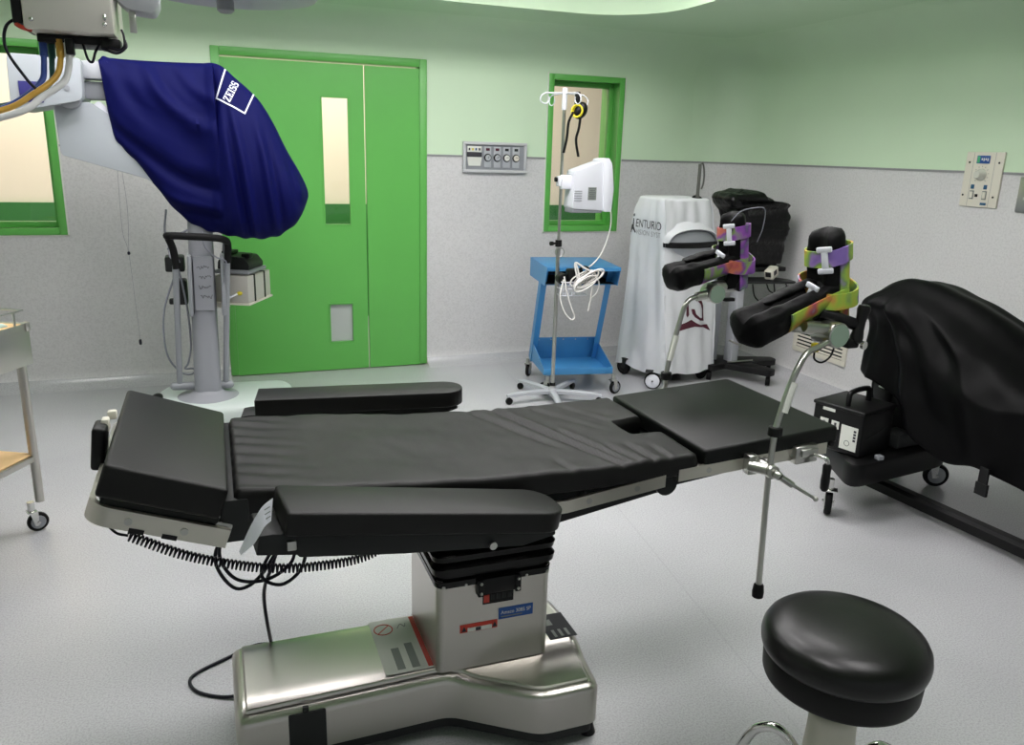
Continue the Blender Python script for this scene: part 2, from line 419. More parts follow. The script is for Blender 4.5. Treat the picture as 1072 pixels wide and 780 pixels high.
# ceiling with its raised, lit tray
bm = bmesh.new()
outer = [(XL, YN), (XR, YN)] + [(XR-.25-(RC-.25)+(RC-.25)*math.cos(a), D-.25-(RC-.25)+(RC-.25)*math.sin(a)) for a in [PI/2*i/6 for i in range(7)]] + [(XL, D-.25)]
RT = .5; tx, ty = 2.72, 4.97
inner = [(-2.0, -1.6), (tx, -1.6)] + [(tx-RT+RT*math.cos(PI/2*i/14), ty-RT+RT*math.sin(PI/2*i/14)) for i in range(15)] + [(-2.0, ty)]
vo = [bm.verts.new((x, y, CZ)) for x, y in outer]; vi = [bm.verts.new((x, y, CZ)) for x, y in inner]
ed = [bm.edges.new((a[i], a[(i+1) % len(a)])) for a in (vo, vi) for i in range(len(a))]
bmesh.ops.triangle_fill(bm, use_beauty=True, edges=ed)
vt = [bm.verts.new((x, y, 2.78)) for x, y in inner]
for i in range(len(vi)): bm.faces.new((vi[i], vi[(i+1) % len(vi)], vt[(i+1) % len(vi)], vt[i]))
bm.faces.new(vt)
struct(finish(bm, 'ceiling', 'ceiling', None, 30, loc=(0, 0, CZ)))
# strip between the two wall finishes
def strip(name, pts):
    b = MB(); b.bar(pts, (0, 0, 1), .012, .008); return struct(b.build(name, 'trim'))
arc = [(XR-RC+(RC-.002)*math.sin(PI/2*i/10), D-RC+(RC-.002)*math.cos(PI/2*i/10), WZ) for i in range(11)]
strip('trim_1', [(XL, D-.002, WZ), (W1[0]-.005, D-.002, WZ)]); strip('trim_2', [(W1[1]+.005, D-.002, WZ), (DO[0]-.003, D-.002, WZ)])
strip('trim_3', [(DO[1]+.003, D-.002, WZ), (W2[0]-.003, D-.002, WZ)])
strip('trim_4', [(W2[1]+.003, D-.002, WZ)]+arc+[(XR-.002, YN, WZ)])
# corridor beyond the door and the windows
b = MB(); b.box2((-3.2, 7.6, 0), (5.2, 7.7, 2.7)); struct(b.build('wall_corridor', 'cream', None, None))
b = MB(); b.box2((-3.2, 7.565, 0), (5.2, 7.6, 1.05)); struct(b.build('baseboard_corridor', 'dado', None, None))
b = MB(); b.box2((-3.2, D+.35, 2.7), (5.2, 7.7, 2.75)); struct(b.build('ceiling_corridor', 'cream', None, None))

def window(name, o, dep=.10):
    x0, x1, z0, z1 = o
    r = struct_empty(name, ((x0+x1)/2, D, z0)); a = .042
    f = MB(); y = D-.012
    for s, e in (((x0, y, z0), (x0+a, D+.01, z1)), ((x1-a, y, z0), (x1, D+.01, z1)), ((x0+a, y, z1-a), (x1-a, D+.01, z1)), ((x0+a, y, z0), (x1-a, D+.01, z0+a))): f.box2(s, e, .003)
    struct(f.build('window_frame', 'green_frame', r))
    t = MB(); e = .008
    for s, q in (((x0-e, D-.006, z0-e), (x0, D+.002, z1+e)), ((x1, D-.006, z0-e), (x1+e, D+.002, z1+e)), ((x0-e, D-.006, z0-e), (x1+e, D+.002, z0))): t.box2(s, q)
    struct(t.build('sealant_bead', 'labelwhite', r))
    j = MB(); i0, i1, k0, k1 = x0+a-.004, x1-a+.004, z0+a-.004, z1-a+.004
    j.box2((i0-.02, D, k0-.02), (i0, D+dep+.2, k1+.02)); j.box2((i1, D, k0-.02), (i1+.02, D+dep+.2, k1+.02)); j.box2((i0, D, k1), (i1, D+dep+.2, k1+.02)); j.box2((i0, D, k0-.02), (i1, D+dep+.2, k0))
    struct(j.build('window_jamb', 'green_frame', r))
    g = MB(); q = .035; y0 = D+dep; y1 = D+dep+.05
    g.box2((i0, y0, k0), (i0+q, y1, k1), .003); g.box2((i1-q, y0, k0), (i1, y1, k1), .003); g.box2((i0+q, y0, k1-q), (i1-q, y1, k1), .003); g.box2((i0+q, y0, k0), (i1-q, y1, k0+q), .003)
    struct(g.build('sash', 'green_frame', r))
    p = MB(); p.box2((i0+q-.003, y0+.022, k0+q-.003), (i1-q+.003, y0+.028, k1-q+.003)); struct(p.build('pane', 'glass', r))
window('window_1', W1); window('window_2', W2)

# double door
r = struct_empty('door_1', (.74, D, 0))
f = MB(); a = .052; x0, x1, z1 = DO[0], DO[1], DO[3]
f.box2((x0, D-.012, .012), (x0+a, D+.10, z1), .004); f.box2((x1-a, D-.012, .012), (x1, D+.10, z1), .004); f.box2((x0+a, D-.012, z1-a), (x1-a, D+.10, z1), .004)
struct(f.build('door_frame', 'green_frame', r))
def leaf(xa, xb, holes, name='door_leaf'):
    zb, zt = .008, 2.078; y0, y1 = D-.004, D+.030
    xs_ = sorted({xa, xb, *[h[0] for h in holes], *[h[1] for h in holes]}); zs_ = sorted({zb, zt, *[h[2] for h in holes], *[h[3] for h in holes]})
    bm = bmesh.new(); cell = lambda i, k: 0 <= i < len(xs_)-1 and 0 <= k < len(zs_)-1 and not any(h[0] < (xs_[i]+xs_[i+1])/2 < h[1] and h[2] < (zs_[k]+zs_[k+1])/2 < h[3] for h in holes)
    vv = {}
    def vtx(i, k, y):
        if (i, k, y) not in vv: vv[(i, k, y)] = bm.verts.new((xs_[i], y, zs_[k]))
        return vv[(i, k, y)]
    for i in range(len(xs_)-1):
        for k in range(len(zs_)-1):
            if not cell(i, k): continue
            for y in (y0, y1): bm.faces.new([vtx(i, k, y), vtx(i+1, k, y), vtx(i+1, k+1, y), vtx(i, k+1, y)])
            for di, dk, e in ((-1, 0, ((i, k), (i, k+1))), (1, 0, ((i+1, k), (i+1, k+1))), (0, -1, ((i, k), (i+1, k))), (0, 1, ((i, k+1), (i+1, k+1)))):
                if not cell(i+di, k+dk):
                    (p, q), (s, t) = e; bm.faces.new([vtx(p, q, y0), vtx(s, t, y0), vtx(s, t, y1), vtx(p, q, y1)])
    bmesh.ops.recalc_face_normals(bm, faces=bm.faces)
    o = struct(finish(bm, name, 'green', r, 30))
    for h in holes:
        b = MB(); e = .014
        for s, t in (((h[0]-e*.3, y0-.004, h[2]), (h[0]+e*.5, y0+.02, h[3])), ((h[1]-e*.5, y0-.004, h[2]), (h[1]+e*.3, y0+.02, h[3])), ((h[0], y0-.004, h[3]-e*.5), (h[1], y0+.02, h[3]+e*.3)), ((h[0], y0-.004, h[2]-e*.3), (h[1], y0+.02, h[2]+e*.5))): b.box2(s, t)
        struct(b.build('vision_bead', 'green_frame', o))
        p = MB(); p.box2((h[0], y0+.018, h[2]), (h[1], y0+.023, h[3])); struct(p.build('pane' if h[2] > .5 else 'kick_panel', 'glass' if h[2] > .5 else 'frost', o))
leaf(x0+a+.0006, 1.000, [(.716, .899, 1.033, 1.872), (.729, .899, .205, .488)])
leaf(1.010, x1-a-.0006, [])
# ------------------------------------------------------------ camera
cam = bpy.data.cameras.new('camera'); co = bpy.data.objects.new('camera', cam); COL.objects.link(co)
yaw, pit, rol = .357471612, .267683009, .0287348519
cy, sy, cp, sp = math.cos(yaw), math.sin(yaw), math.cos(pit), math.sin(pit)
fw = V(sy*cp, cy*cp, -sp); rt = V(cy, -sy, 0); up = rt.cross(fw)
cr, sr = math.cos(rol), math.sin(rol)
R2, U2 = cr*rt+sr*up, -sr*rt+cr*up
mx = Matrix((R2, U2, -fw)).transposed().to_4x4(); mx.translation = (0, 0, 1.55)
co.matrix_world = mx
cam.sensor_fit = 'HORIZONTAL'; cam.sensor_width = 36; cam.lens = 840.17/1072*36; cam.clip_start = .05
C.camera = co
# ------------------------------------------------------------ lamps
LP = ((.5, 1.1), (1.7, 1.1), (.2, 2.7), (1.2, 2.7), (2.2, 2.7), (-1.05, 4.0), (-.25, 4.0), (.55, 4.0), (1.35, 4.0), (2.15, 4.0))
WH = ('over the floor before the table', 'over the stool', 'over the head of the operating table', 'over the middle of the operating table', 'over the battery box', 'over the window beside the microscope', 'over the microscope', 'over the floor before the door', 'over the floor beside the drip pole', 'over the blue trolley')
for (x, y), w in zip(LP, WH):
    t = thing('ceiling_light', (x, y, 2.70), 'flush ceiling light panel in the raised tray, '+w, 'ceiling light', 'ceiling light panels')
    b = MB(); wx, wy = .6, .75
    for s, e in (((x-wx/2, y-wy/2, 2.72), (x+wx/2, y-wy/2+.03, 2.78)), ((x-wx/2, y+wy/2-.03, 2.72), (x+wx/2, y+wy/2, 2.78)), ((x-wx/2, y-wy/2+.03, 2.72), (x-wx/2+.03, y+wy/2-.03, 2.78)), ((x+wx/2-.03, y-wy/2+.03, 2.72), (x+wx/2, y+wy/2-.03, 2.78))): b.box2(s, e)
    b.build('light_frame', 'white', t)
    d = MB(); d.box2((x-wx/2+.03, y-wy/2+.03, 2.735), (x+wx/2-.03, y+wy/2-.03, 2.745)); d.build('diffuser', 'lamp', t)
def area(name, loc, sx, sy, e, col=(1, 1, 1)):
    l = bpy.data.lights.new(name, 'AREA'); l.shape = 'RECTANGLE'; l.size = sx; l.size_y = sy; l.energy = e; l.color = col
    o = bpy.data.objects.new(name, l); COL.objects.link(o); o.location = loc; return o
area('corridor_lamp', (.2, 6.75, 2.66), 5.5, .6, 90, (1, .93, .82))
w = bpy.data.worlds.new('world'); C.world = w; w.use_nodes = True
w.node_tree.nodes['Background'].inputs[0].default_value = (.86, .9, .92, 1); w.node_tree.nodes['Background'].inputs[1].default_value = .38
C.view_settings.view_transform = 'Standard'; C.view_settings.look = 'None'; C.view_settings.gamma = 1; C.view_settings.use_curve_mapping = False
C.view_settings.exposure = 0
C.cycles.max_bounces = 8; C.cycles.transparent_max_bounces = 12; C.cycles.caustics_reflective = False; C.cycles.caustics_refractive = False
C.cycles.use_denoising = True
# ------------------------------------------------------------ operating table
T = thing('operating_table', (.7, 1.96, 0), 'long black padded operating table on a brushed steel pedestal base', 'operating table')
def yc(x): return 1.958+.021*x
# base with its wide end under the seat
base = [(-.03, 1.775), (.515, 1.79), (.725, 1.645), (.895, 1.645), (.93, 1.95), (.905, 2.255), (.735, 2.255), (.525, 2.115), (-.03, 2.115)]
def roundpoly(P, r, n=4):
    out = []
    for i in range(len(P)):
        p0, p, p1 = Vector(P[i-1]), Vector(P[i]), Vector(P[(i+1) % len(P)])
        d0 = (p0-p); d1 = (p1-p); q = min(r, d0.length*.4, d1.length*.4); a = p+d0.normalized()*q; b = p+d1.normalized()*q
        for k in range(n+1):
            t = k/n; c = a*(1-t)**2+p*2*t*(1-t)+b*t*t; out.append((c.x, c.y))
    return out
def inset(P, d):
    n = len(P); out = []
    for i in range(n):
        p0, p, p1 = Vector(P[i-1]), Vector(P[i]), Vector(P[(i+1) % n])
        a = (p-p0).normalized(); b = (p1-p).normalized(); na = Vector((-a.y, a.x)); nb = Vector((-b.y, b.x)); m = (na+nb).normalized()
        out.append(tuple(p+m*(d/max(.4, m.dot(na)))))
    return out
rp = roundpoly(base, .034, 5)
b = MB(); lv = [(0, .065), (0, .178), (.003, .187), (.010, .194), (.020, .198), (.026, .197), (.027, .2015), (.031, .205)]
b.rings([[(x, y, z) for x, y in inset(rp, d)] for d, z in lv])
for q_ in range(15):
    bmesh.ops.bisect_plane(b.bm, geom=b.bm.verts[:]+b.bm.edges[:]+b.bm.faces[:], plane_co=(0, 1.77+.025*q_, 0), plane_no=(0, 1, 0))
for v in b.bm.verts:
    if v.co.z > .15: v.co.z -= .016*sm(.105, .185, abs(v.co.y-1.945))
pb = (b.build('pedestal_base', 'steel', T, 30))
b = MB(); b.rings([[(x, y, z) for x, y in inset(rp, d)] for d, z in ((.02, .022), (.012, .03), (.012, .068))]); b.build('base_skirt', 'dgrey', T)
for x, y in ((.885, 1.69), (.885, 2.21), (.0, 1.80), (.0, 2.09)):
    b = MB(); b.lathe([(.02, 0), (.022, .004), (.015, .03), (.012, .05)], (x, y, 0), n=20); b.build('levelling_foot', 'blk', T)
b = MB(); b.box2((.095, 1.768, .065), (.187, 1.776, .185), .004); b.box2((.13, 1.769, .183), (.145, 1.78, .2), .002); b.build('cover_plate', 'dgrey', T)
# warning plates lying on the base
def label_on(name, c, w, h, m, parent, t=.0012, z=.2055, rot=0):
    b = MB(); b.box((c[0], c[1], z), (w, h, t), .0004, 1, rot=rot); return b.build(name, m, parent)
L = label_on('warning_label', (.418, 1.955), .135, .262, 'labelwhite', pb)
label_on('label_stripe', (.475, 1.955), .014, .25, 'red', pb, .0004, .2064)
label_on('label_print', (.397, 1.888), .022, .10, 'labelgrey', pb, .0004, .2064); label_on('label_print', (.437, 1.895), .022, .115, 'labelgrey', pb, .0004, .2064)
b = MB(); b.torus((.385, 2.035, .2064), (0, 0, 1), .026, .0016, 24, 6); b.box((.385, 2.035, .2064), (.05, .003, .0006), rot=PI/4); b.build('prohibition_symbol', 'red', pb)
b = MB(); b.tube([(.425, 2.03, .2064), (.437, 2.05, .2064), (.447, 2.035, .2064), (.452, 2.05, .2064)], .0012, 6); b.build('label_drawing', 'labelgrey', pb)
L2 = label_on('dark_label', (.872, 1.905), .085, .125, 'ink', pb)
for k in range(3): label_on('label_print', (.852+.02*k, 1.868), .009, .035, 'labelgrey', pb, .0004, .2064)
label_on('label_print', (.85, 1.925), .03, .03, 'labelgrey', pb, .0004, .2064)
# column with bellows
cx, cyy = .642, 1.955
b = MB(); q = [(cx+x, cyy+y) for x, y in rrect(.318, .312, .02, 4)]
b.rings([[(x, y, z) for x, y in q] for z in (.2, .472)]); b.box((cx, cyy, .472), (.30, .29, .004)); col = flatten(b.build('column_shroud', 'steel', T, 30))
b = MB(); rg = []
def bel(z, o): return [(cx+x, cyy+y, z) for x, y in rrect(.318+2*o, .312+2*o, .028, 5)]
for z, o in ((.452, .0035), (.470, .0045), (.476, -.004), (.482, -.004), (.490, .010), (.510, .013), (.518, .004), (.522, -.002), (.530, .010), (.546, .013), (.555, .004), (.560, -.004), (.568, .006), (.585, .006), (.596, -.012), (.612, -.02)): rg.append(bel(z, o))
b.rings(rg, False, True); bl = b.build('bellows', 'blkgloss', T, 35)
for x in (.515, .585, .655, .725, .785):
    b = MB(); b.ball((x, 1.792, .58), .0055, 10, 6); b.build('rivet', 'satin', bl)
for x in (.50, .56, .73, .79):
    b = MB(); b.ball((x, 1.798, .455), .005, 10, 6); b.build('rivet', 'satin', bl)
b = MB(); b.box2((.593, 1.783, .424), (.705, 1.80, .47), .004)
for x in (.597, .701): b.box2((x-.008, 1.780, .42), (x+.008, 1.80, .468), .002)
b.build('bellows_clamp', 'blk', col)
for x in (.597, .701):
    for z in (.43, .459):
        b = MB(); b.ball((x, 1.779, z), .0045, 10, 6); b.build('clamp_screw', 'satin', col)
def front(name, x0, x1, z0, z1, m, parent, y=1.7988, t=.0012):
    b = MB(); b.box2((x0, y-t, z0), (x1, y+.0005, z1)); return b.build(name, m, parent)
front('type_plate', .607, .694, .386, .423, 'blk', col)
front('type_plate_symbol', .610, .625, .392, .414, 'red', col, 1.797)
for k in range(4): front('type_plate_symbol', .630+.016*k, .641+.016*k, .398, .415, 'dgrey', col, 1.797)
front('model_label', .653, .752, .333, .367, 'bluelab', col)
text('model_lettering', 'Amsco 3085 SP', frame_mx((.7025, 1.7970, .353), (1, 0, 0), (0, 0, 1)), .086, 'labelwhite', col, .011)
front('model_label_line', .66, .72, .340, .342, 'labelgrey', col, 1.797)
front('hazard_label', .545, .65, .311, .335, 'red', col)
front('hazard_label_print', .566, .634, .313, .324, 'labelwhite', col, 1.797); front('hazard_label_print', .588, .603, .3135, .3235, 'ink', col, 1.7966)
for xx in (.556, .642):
    bm = polys([[(-.007, -.008), (.007, -.008), (0, .008)]], frame_mx((xx, 1.7966, .323), (1, 0, 0), (0, 0, 1))); finish(bm, 'hazard_triangle', 'ink', col, None)
# upper carriage under the pads
def topz(x): return sinterp([(-.02, .838), (.0, .833), (.2, .818), (.4, .801), (.6, .788), (.8, .782), (1.0, .782), (1.19, .787)], x)
b = MB()
def sec(x, zt, zb, hw, dy=0): y = yc(x)+dy; return [(x, y-hw, zt), (x, y+hw, zt), (x, y+hw, zb), (x, y-hw, zb)]
b.rings([sec(.03, .752, .715, .22), sec(.3, .73, .68, .22), sec(.62, .71, .628, .225), (sec(.80, .708, .622, .225)), sec(1.12, .714, .672, .225)])
b.box((cx, cyy, .63), (.26, .24, .08), .01); b.build('back_frame', 'frame_dark', T)
b = MB(); b.rings([sec(1.10, .722, .676, .222), sec(1.62, .755, .728, .222)]); b.cyl((1.10, 1.73, .70), (1.10, 2.23, .70), .032, n=20); b.build('leg_frame', 'frame_dark', T)
for s in (-1, 1):
    b = MB(); yo = s*.262
    b.bar([(.05, yc(.05)+yo, .742), (.3, yc(.3)+yo, .716), (.62, yc(.62)+yo, .684), (.80, yc(.8)+yo, .684), (1.085, yc(1.08)+yo, .718)], (0, 0, 1), .034, .01); ro = b.build('side_rail', 'steelrail', T)
    b = MB(); b.bar([(1.125, yc(1.12)+yo, .728), (1.62, yc(1.62)+yo, .753)], (0, 0, 1), .034, .01); ro2 = b.build('side_rail', 'steelrail', T)
    for x, z, p in ((.86, .692, ro), (1.0, .708, ro), (.15, .732, ro), (1.22, .733, ro2), (1.50, .747, ro2)):
        b = MB(); b.cyl((x, yc(x)+yo-.0062*1, z), (x, yc(x)+yo+.0062, z), .008, n=16); b.cyl((x, yc(x)+s*.21, z), (x, yc(x)+yo, z), .009, n=12); b.build('rail_bolt', 'satin', p)
# mattress of the back and seat with a cut-out at the seat edge
b = MB(); NX = 150; rg = []; W = .268; H_ = .062
def wrinkle(x, y):
    v = y-yc(x); d = 0
    for xk, sl, am, wd, v0, v1 in ((.86, -.36, .0065, .012, -.28, .30), (.90, -.30, .005, .010, -.28, .05), (.80, -.42, .004, .013, -.10, .30), (.95, -.2, .004, .009, -.28, -.10), (1.01, -.15, .0045, .009, -.28, -.12), (1.07, -.1, .003, .008, -.28, -.15), (.76, -.2, .003, .01, -.28, -.16), (1.02, -.55, .002, .012, .0, .30), (1.10, -.5, .002, .01, .05, .28)):
        e = math.exp(-((x-xk-sl*v)/wd)**2); e2 = math.exp(-((x-xk-sl*v-wd*1.8)/wd)**2)
        d += (e2*.45-e)*am*sm(v0-.03, v0+.05, v)*(1-sm(v1-.08, v1+.02, v))
    lw = 1-sm(.02, .22, x)
    d += lw*.0022*math.sin(v*95+x*25+2*noise.noise((x*9, v*20, 1)))
    d += .003*noise.noise((x*7, y*6, 3))+.0012*noise.noise((x*22, y*16, 5))
    return d*1.35
for i in range(NX+1):
    x = 0.003+1.182*i/NX; e = min(i, NX-i)/NX*1.182
    ins = .016*(1-math.sqrt(max(0, 1-(1-min(1, e/.018))**2)))
    zt = topz(x)-ins; zb = topz(x)-H_; y0 = yc(x); ring = []; hw = W-ins*.4
    r = .013
    for k in range(5):
        a = PI/2*k/4; ring.append((x, y0-hw+r-r*math.cos(a), zt-r+r*math.sin(a)))
    for k in range(1, 36):
        t = -1+2*k/36; ring.append((x, y0+t*(hw-r), zt))
    for k in range(5):
        a = PI/2*(1-k/4); ring.append((x, y0+hw-r+r*math.cos(a), zt-r+r*math.sin(a)))
    ring = [(p[0], p[1], p[2]+wrinkle(p[0], p[1])*(1 if p[2] > zt-.012 else .4)) for p in ring]
    ring += [(x, y0+hw-.003, zb+.006), (x, y0+hw-.012, zb), (x, y0-hw+.012, zb), (x, y0-hw+.003, zb+.006)]
    rg.append(ring)
b.rings(rg)
mt = b.build('mattress', 'padfab', T, 50)
cb = MB(); cb.prism(roundpoly([(1.080, 1.908), (1.25, 1.896), (1.25, 2.045), (1.080, 2.03)], .012), .3, Matrix.Translation((0, 0, .62))); cu = cb.build('cutter', 'padfab')
md = mt.modifiers.new('cut', 'BOOLEAN'); md.object = cu; md.operation = 'DIFFERENCE'; md.solver = 'EXACT'
dg = bpy.context.evaluated_depsgraph_get(); dg.update(); me2 = bpy.data.meshes.new_from_object(mt.evaluated_get(dg)); mt.modifiers.clear(); mt.data = me2; bpy.data.objects.remove(cu)
# head section
th = math.atan2(.085, .235); Rh = Matrix.Rotation(th, 3, 'Y')
def HP(x, y, z):   # head frame: x from -.24 (free end) to 0, z up from the pad top
    v = Rh @ Vector((x, 0, z)); return Vector((-.006+v.x, y, .846+v.z))
b = MB(); b.box(HP(-.122, 1.945, -.036), (.246, .548, .072), .009, 3, rot=Rh); b.build('head_pad', 'pad', T)
b = MB(); b.box(HP(-.115, 1.945, -.086), (.235, .52, .03), .004, 2, rot=Rh); b.box((.003, 1.955, .765), (.06, .535, .10), .006); b.build('head_frame', 'frame_dark', T)
path = [HP(.03, 1.674, -.108)]+[HP(-.205-.042*math.sin(a), 1.716-.042*math.cos(a), -.108) for a in [PI/2*i/8 for i in range(9)]]
p2 = [HP(x, 3.89-y, -.108) for x, y in [(.03, 1.672)]+[(-.205-.042*math.sin(a), 1.716-.042*math.cos(a)) for a in [PI/2*i/8 for i in range(9)]]]
b = MB(); b.bar(path+p2[::-1], Rh @ Vector((0, 0, 1)), .042, .012); hr = b.build('head_rail', 'steelrail', T)
for x in (-.17, -.06):
    b = MB(); p = HP(x, 1.673, -.108); b.cyl(p+V(0, -.0075, 0), p+V(0, .06, 0), .008, n=16); b.build('rail_bolt', 'satin', hr)
for xq in (-.15, -.085):
    b = MB(); b.box(HP(xq, 1.673, -.126), (.03, .0135, .01), rot=Rh); b.build('rail_notch', 'blk', hr)
b = MB()
for p in (HP(.0, 1.70, -.10), HP(.0, 2.19, -.10)): b.box(p, (.07, .03, .04), .006, rot=Rh)
b.build('head_hinge', 'satin', T)
# leg section
tl = math.atan2(.026, .46); Rl = Matrix.Rotation(-tl, 3, 'Y')
def LP_(x, dy, z):
    v = Rl @ Vector((x, 0, z)); return Vector((1.195+v.x, yc(1.195+v.x)+dy, .790+v.z))
b = MB(); b.box(LP_(.229, 0, -.026), (.452, .532, .052), .010, 3, rot=Rl @ Matrix.Rotation(math.radians(1.2), 3, 'Z')); b.build('leg_pad', 'padleg', T)
# clamp with crank at the foot end of the near rail
cl = MB(); c = V(1.535, yc(1.535)-.262, .752)
cl.box(c+V(0, -.008, -.004), (.075, .03, .052), .004, rot=Rl); cl.box(c+V(.004, -.026, .004), (.055, .012, .022), .002, rot=Rl); ck = cl.build('crank_housing', 'satin', T)
b = MB(); b.tube([c+V(.02, -.03, -.004), c+V(.035, -.055, -.006), c+V(.043, -.06, -.014), c+V(.043, -.06, -.03)], .006, 10); b.build('crank_arm', 'chrome', ck)
b = MB(); b.lathe([(.008, 0), (.0125, -.006), (.0115, -.03), (.013, -.05), (.012, -.075), (.007, -.082)], c+V(.043, -.06, -.022), n=18); b.build('crank_grip', 'blk', ck)
b = MB(); b.box(c+V(.085, .02, .02), (.05, .03, .015), .004); b.box(c+V(.10, .0, .012), (.016, .016, .016), .003); b.build('end_stop', 'blk', T)
# arm boards beside the back
def armboard(xa, xb, ya, yb, za, zb_, w, name_end, tag_=True):
    ax = Vector((xb-xa, yb-ya, zb_-za)); Lb = ax.length; ax.normalize(); sd = Vector((0, 0, 1)).cross(ax).normalized(); nz = ax.cross(sd)
    m = Matrix((ax, sd, nz)).transposed().to_4x4(); m.translation = Vector((xa, ya, za))
    r = .062
    pl = [(0, -w/2), (Lb-r, -w/2)]+[(Lb-r+r*math.sin(PI/2*i/6), -w/2+r-r*math.cos(PI/2*i/6)) for i in range(1, 7)]+[(Lb-r+r*math.cos(PI/2*i/6), w/2-r+r*math.sin(PI/2*i/6)) for i in range(0, 7)]+[(0, w/2)]
    a = bpy.data.objects.new('arm_board', None); COL.objects.link(a); a.parent = T; ORG[a.name] = ORG[T.name]
    b = MB(); b.prism(pl, .05, m @ Matrix.Translation((0, 0, -.05)), .007, 3); b.build('arm_pad', 'pad', a)
    f = MB(); side = [(-.045, -.056), (-.045, -.098), (.035, -.098), (.04, -.104), (.26, -.101), (Lb-.1, -.088), (Lb-.02, -.062), (Lb-.02, -.052), (-.02, -.052)]
    mm = m @ Matrix(((1, 0, 0, 0), (0, 0, -1, 0), (0, 1, 0, 0), (0, 0, 0, 1)))
    f.prism([(x, y) for x, y in side], w-.04, mm @ Matrix.Translation((0, 0, -(w-.04)/2)), .004, 2); fo = f.build('arm_frame', 'frame_dark', a)
    g = MB(); p = m @ Vector((Lb-.18, -w/2+.016, -.082)); g.cyl(p, p+sd*-.006, .009, n=16); p = m @ Vector((.02, -w/2+.018, -.075)); g.box(p, (.018, .01, .02), .002); g.build('frame_bolt', 'satin', fo)
    g = MB(); p = m @ Vector((.03, 0, -.075)); q_ = m @ Vector((.03, (.12 if ya < 1.9 else -.12), -.075)); g.cyl(p, q_, .018, n=16); p2_ = m @ Vector((Lb*.8, 0, -.085)); q2 = m @ Vector((Lb*.8, (.08 if ya < 1.9 else -.08), -.085)); g.cyl(p2_, q2, .014, n=14); g.build('arm_pivot', 'satin', a)
    return a, m
a1, m1 = armboard(.092, .722, 1.548, 1.605, .868, .756, .152, 'near')
a2, m2 = armboard(.090, .726, 2.498, 2.405, .806, .812, .132, 'far')
lab(a1, 'arm board on the camera side, covering the mattress edge'); lab(a2, 'arm board standing beyond the mattress, towards the door')
# paper tag tucked under the near arm pad
b = MB(); rg = []
UE = [(0, (0.073, 0.897)), (0.3, (0.053, 0.886)), (0.55, (0.037, 0.864)), (0.75, (0.025, 0.842)), (1, (0.005, 0.798))]; LE = [(0, (0.067, 0.855)), (0.3, (0.054, 0.848)), (0.55, (0.043, 0.832)), (0.75, (0.032, 0.816)), (1, (0.008, 0.795))]
for i in range(17):
    t = i/16; u_ = [sinterp([(a, p[k]) for a, p in UE], t) for k in (0, 1)]; l_ = [sinterp([(a, p[k]) for a, p in LE], t) for k in (0, 1)]
    y = 1.487-.012*math.sin(t*PI*.8); rg.append([(u_[0], y, u_[1]), (l_[0], y-.010, l_[1]), (l_[0], y-.0088, l_[1]), (u_[0], y+.0012, u_[1])])
b.rings(rg); tg = b.build('paper_tag', 'white', a1, 60)
b = MB()
for k in range(3): b.box((.061, 1.4772-.0018*k, .882-.009*k), (.012, .0006, .0018), rot=Matrix.Rotation(-.5, 3, 'Y'))
b.build('tag_print', 'labelgrey', tg)
# ------------------------------------------------------------ hand control with its coiled cord, and the table's cables
hc = thing('hand_control', (-.285, 1.93, .8), 'black wired hand control hooked on the head end of the operating table', 'hand control')
b = MB(); b.box((-.276, 1.935, .880), (.03, .075, .10), .008, 3, rot=Matrix.Rotation(.12, 3, 'Y')); b.build('handset', 'blk', hc)
b = MB(); b.box((-.262, 1.955, .922), (.016, .03, .03), .004); b.box((-.25, 1.985, .935), (.02, .02, .02), .004); b.build('hook', 'offwhite', hc)
b = MB(); P = spline([V(-.215, 1.74, .738), V(-.10, 1.74, .672), V(.045, 1.74, .620), V(.172, 1.74, .602), V(.30, 1.76, .600), V(.42, 1.82, .63)], 60)
L_ = sum((P[i+1]-P[i]).length for i in range(len(P)-1)); turns = 76; pts = []; acc = 0
for i in range(len(P)-1):
    d = P[i+1]-P[i]; seg = 3; t = d.normalized(); n1 = V(0, 1, 0); n2 = t.cross(n1)
    for k in range(seg):
        s_ = (acc+d.length*k/seg)/L_; a = s_*turns*2*PI; pts.append(P[i]+d*(k/seg)+(n1*math.cos(a)+n2*math.sin(a))*.0095)
    acc += d.length
b.tube(pts, .0025, 6, smooth=False); b.tube([(-.277, 1.93, .835), (-.275, 1.86, .79), (-.265, 1.78, .772), (-.24, 1.75, .745), (-.215, 1.74, .738)], .003, 8)
b.build('coiled_cord', 'bcord', hc, 80)
pc = thing('power_cable', (-.05, 2.2, 0), 'dark blue power cable looping from under the table head down to the floor', 'cable')
b = MB()
loop = [(.02, 1.86, .70), (-.03, 1.86, .64), (-.035, 1.86, .585), (.0, 1.86, .53), (.07, 1.87, .515), (.13, 1.88, .55), (.135, 1.88, .62), (.09, 1.87, .60), (.055, 1.865, .53), (.10, 1.86, .50), (.15, 1.87, .53), (.165, 1.88, .60), (.14, 1.9, .66)]
b.tube(loop, .0045, 8, 8); b.tube([(.14, 1.9, .655), (.06, 1.88, .53), (.0, 1.87, .50), (-.04, 1.87, .55), (-.045, 1.87, .61), (.0, 1.87, .68)], .0045, 8, 8); b.build('hanging_loops', 'bcord', pc, 80)
b = MB(); b.tube([(.12, 1.9, .64), (.085, 1.93, .52), (.062, 2.0, .40), (.075, 2.1, .2), (.095, 2.28, .03), (.09, 2.36, .006), (.04, 2.38, .005), (-.05, 2.335, .005), (-.13, 2.29, .005), (-.155, 2.25, .005), (-.13, 2.19, .005), (-.06, 2.145, .005), (.0, 2.125, .02), (.02, 2.11, .06)], .005, 8, 8); b.build('floor_run', 'bcord', pc, 80)
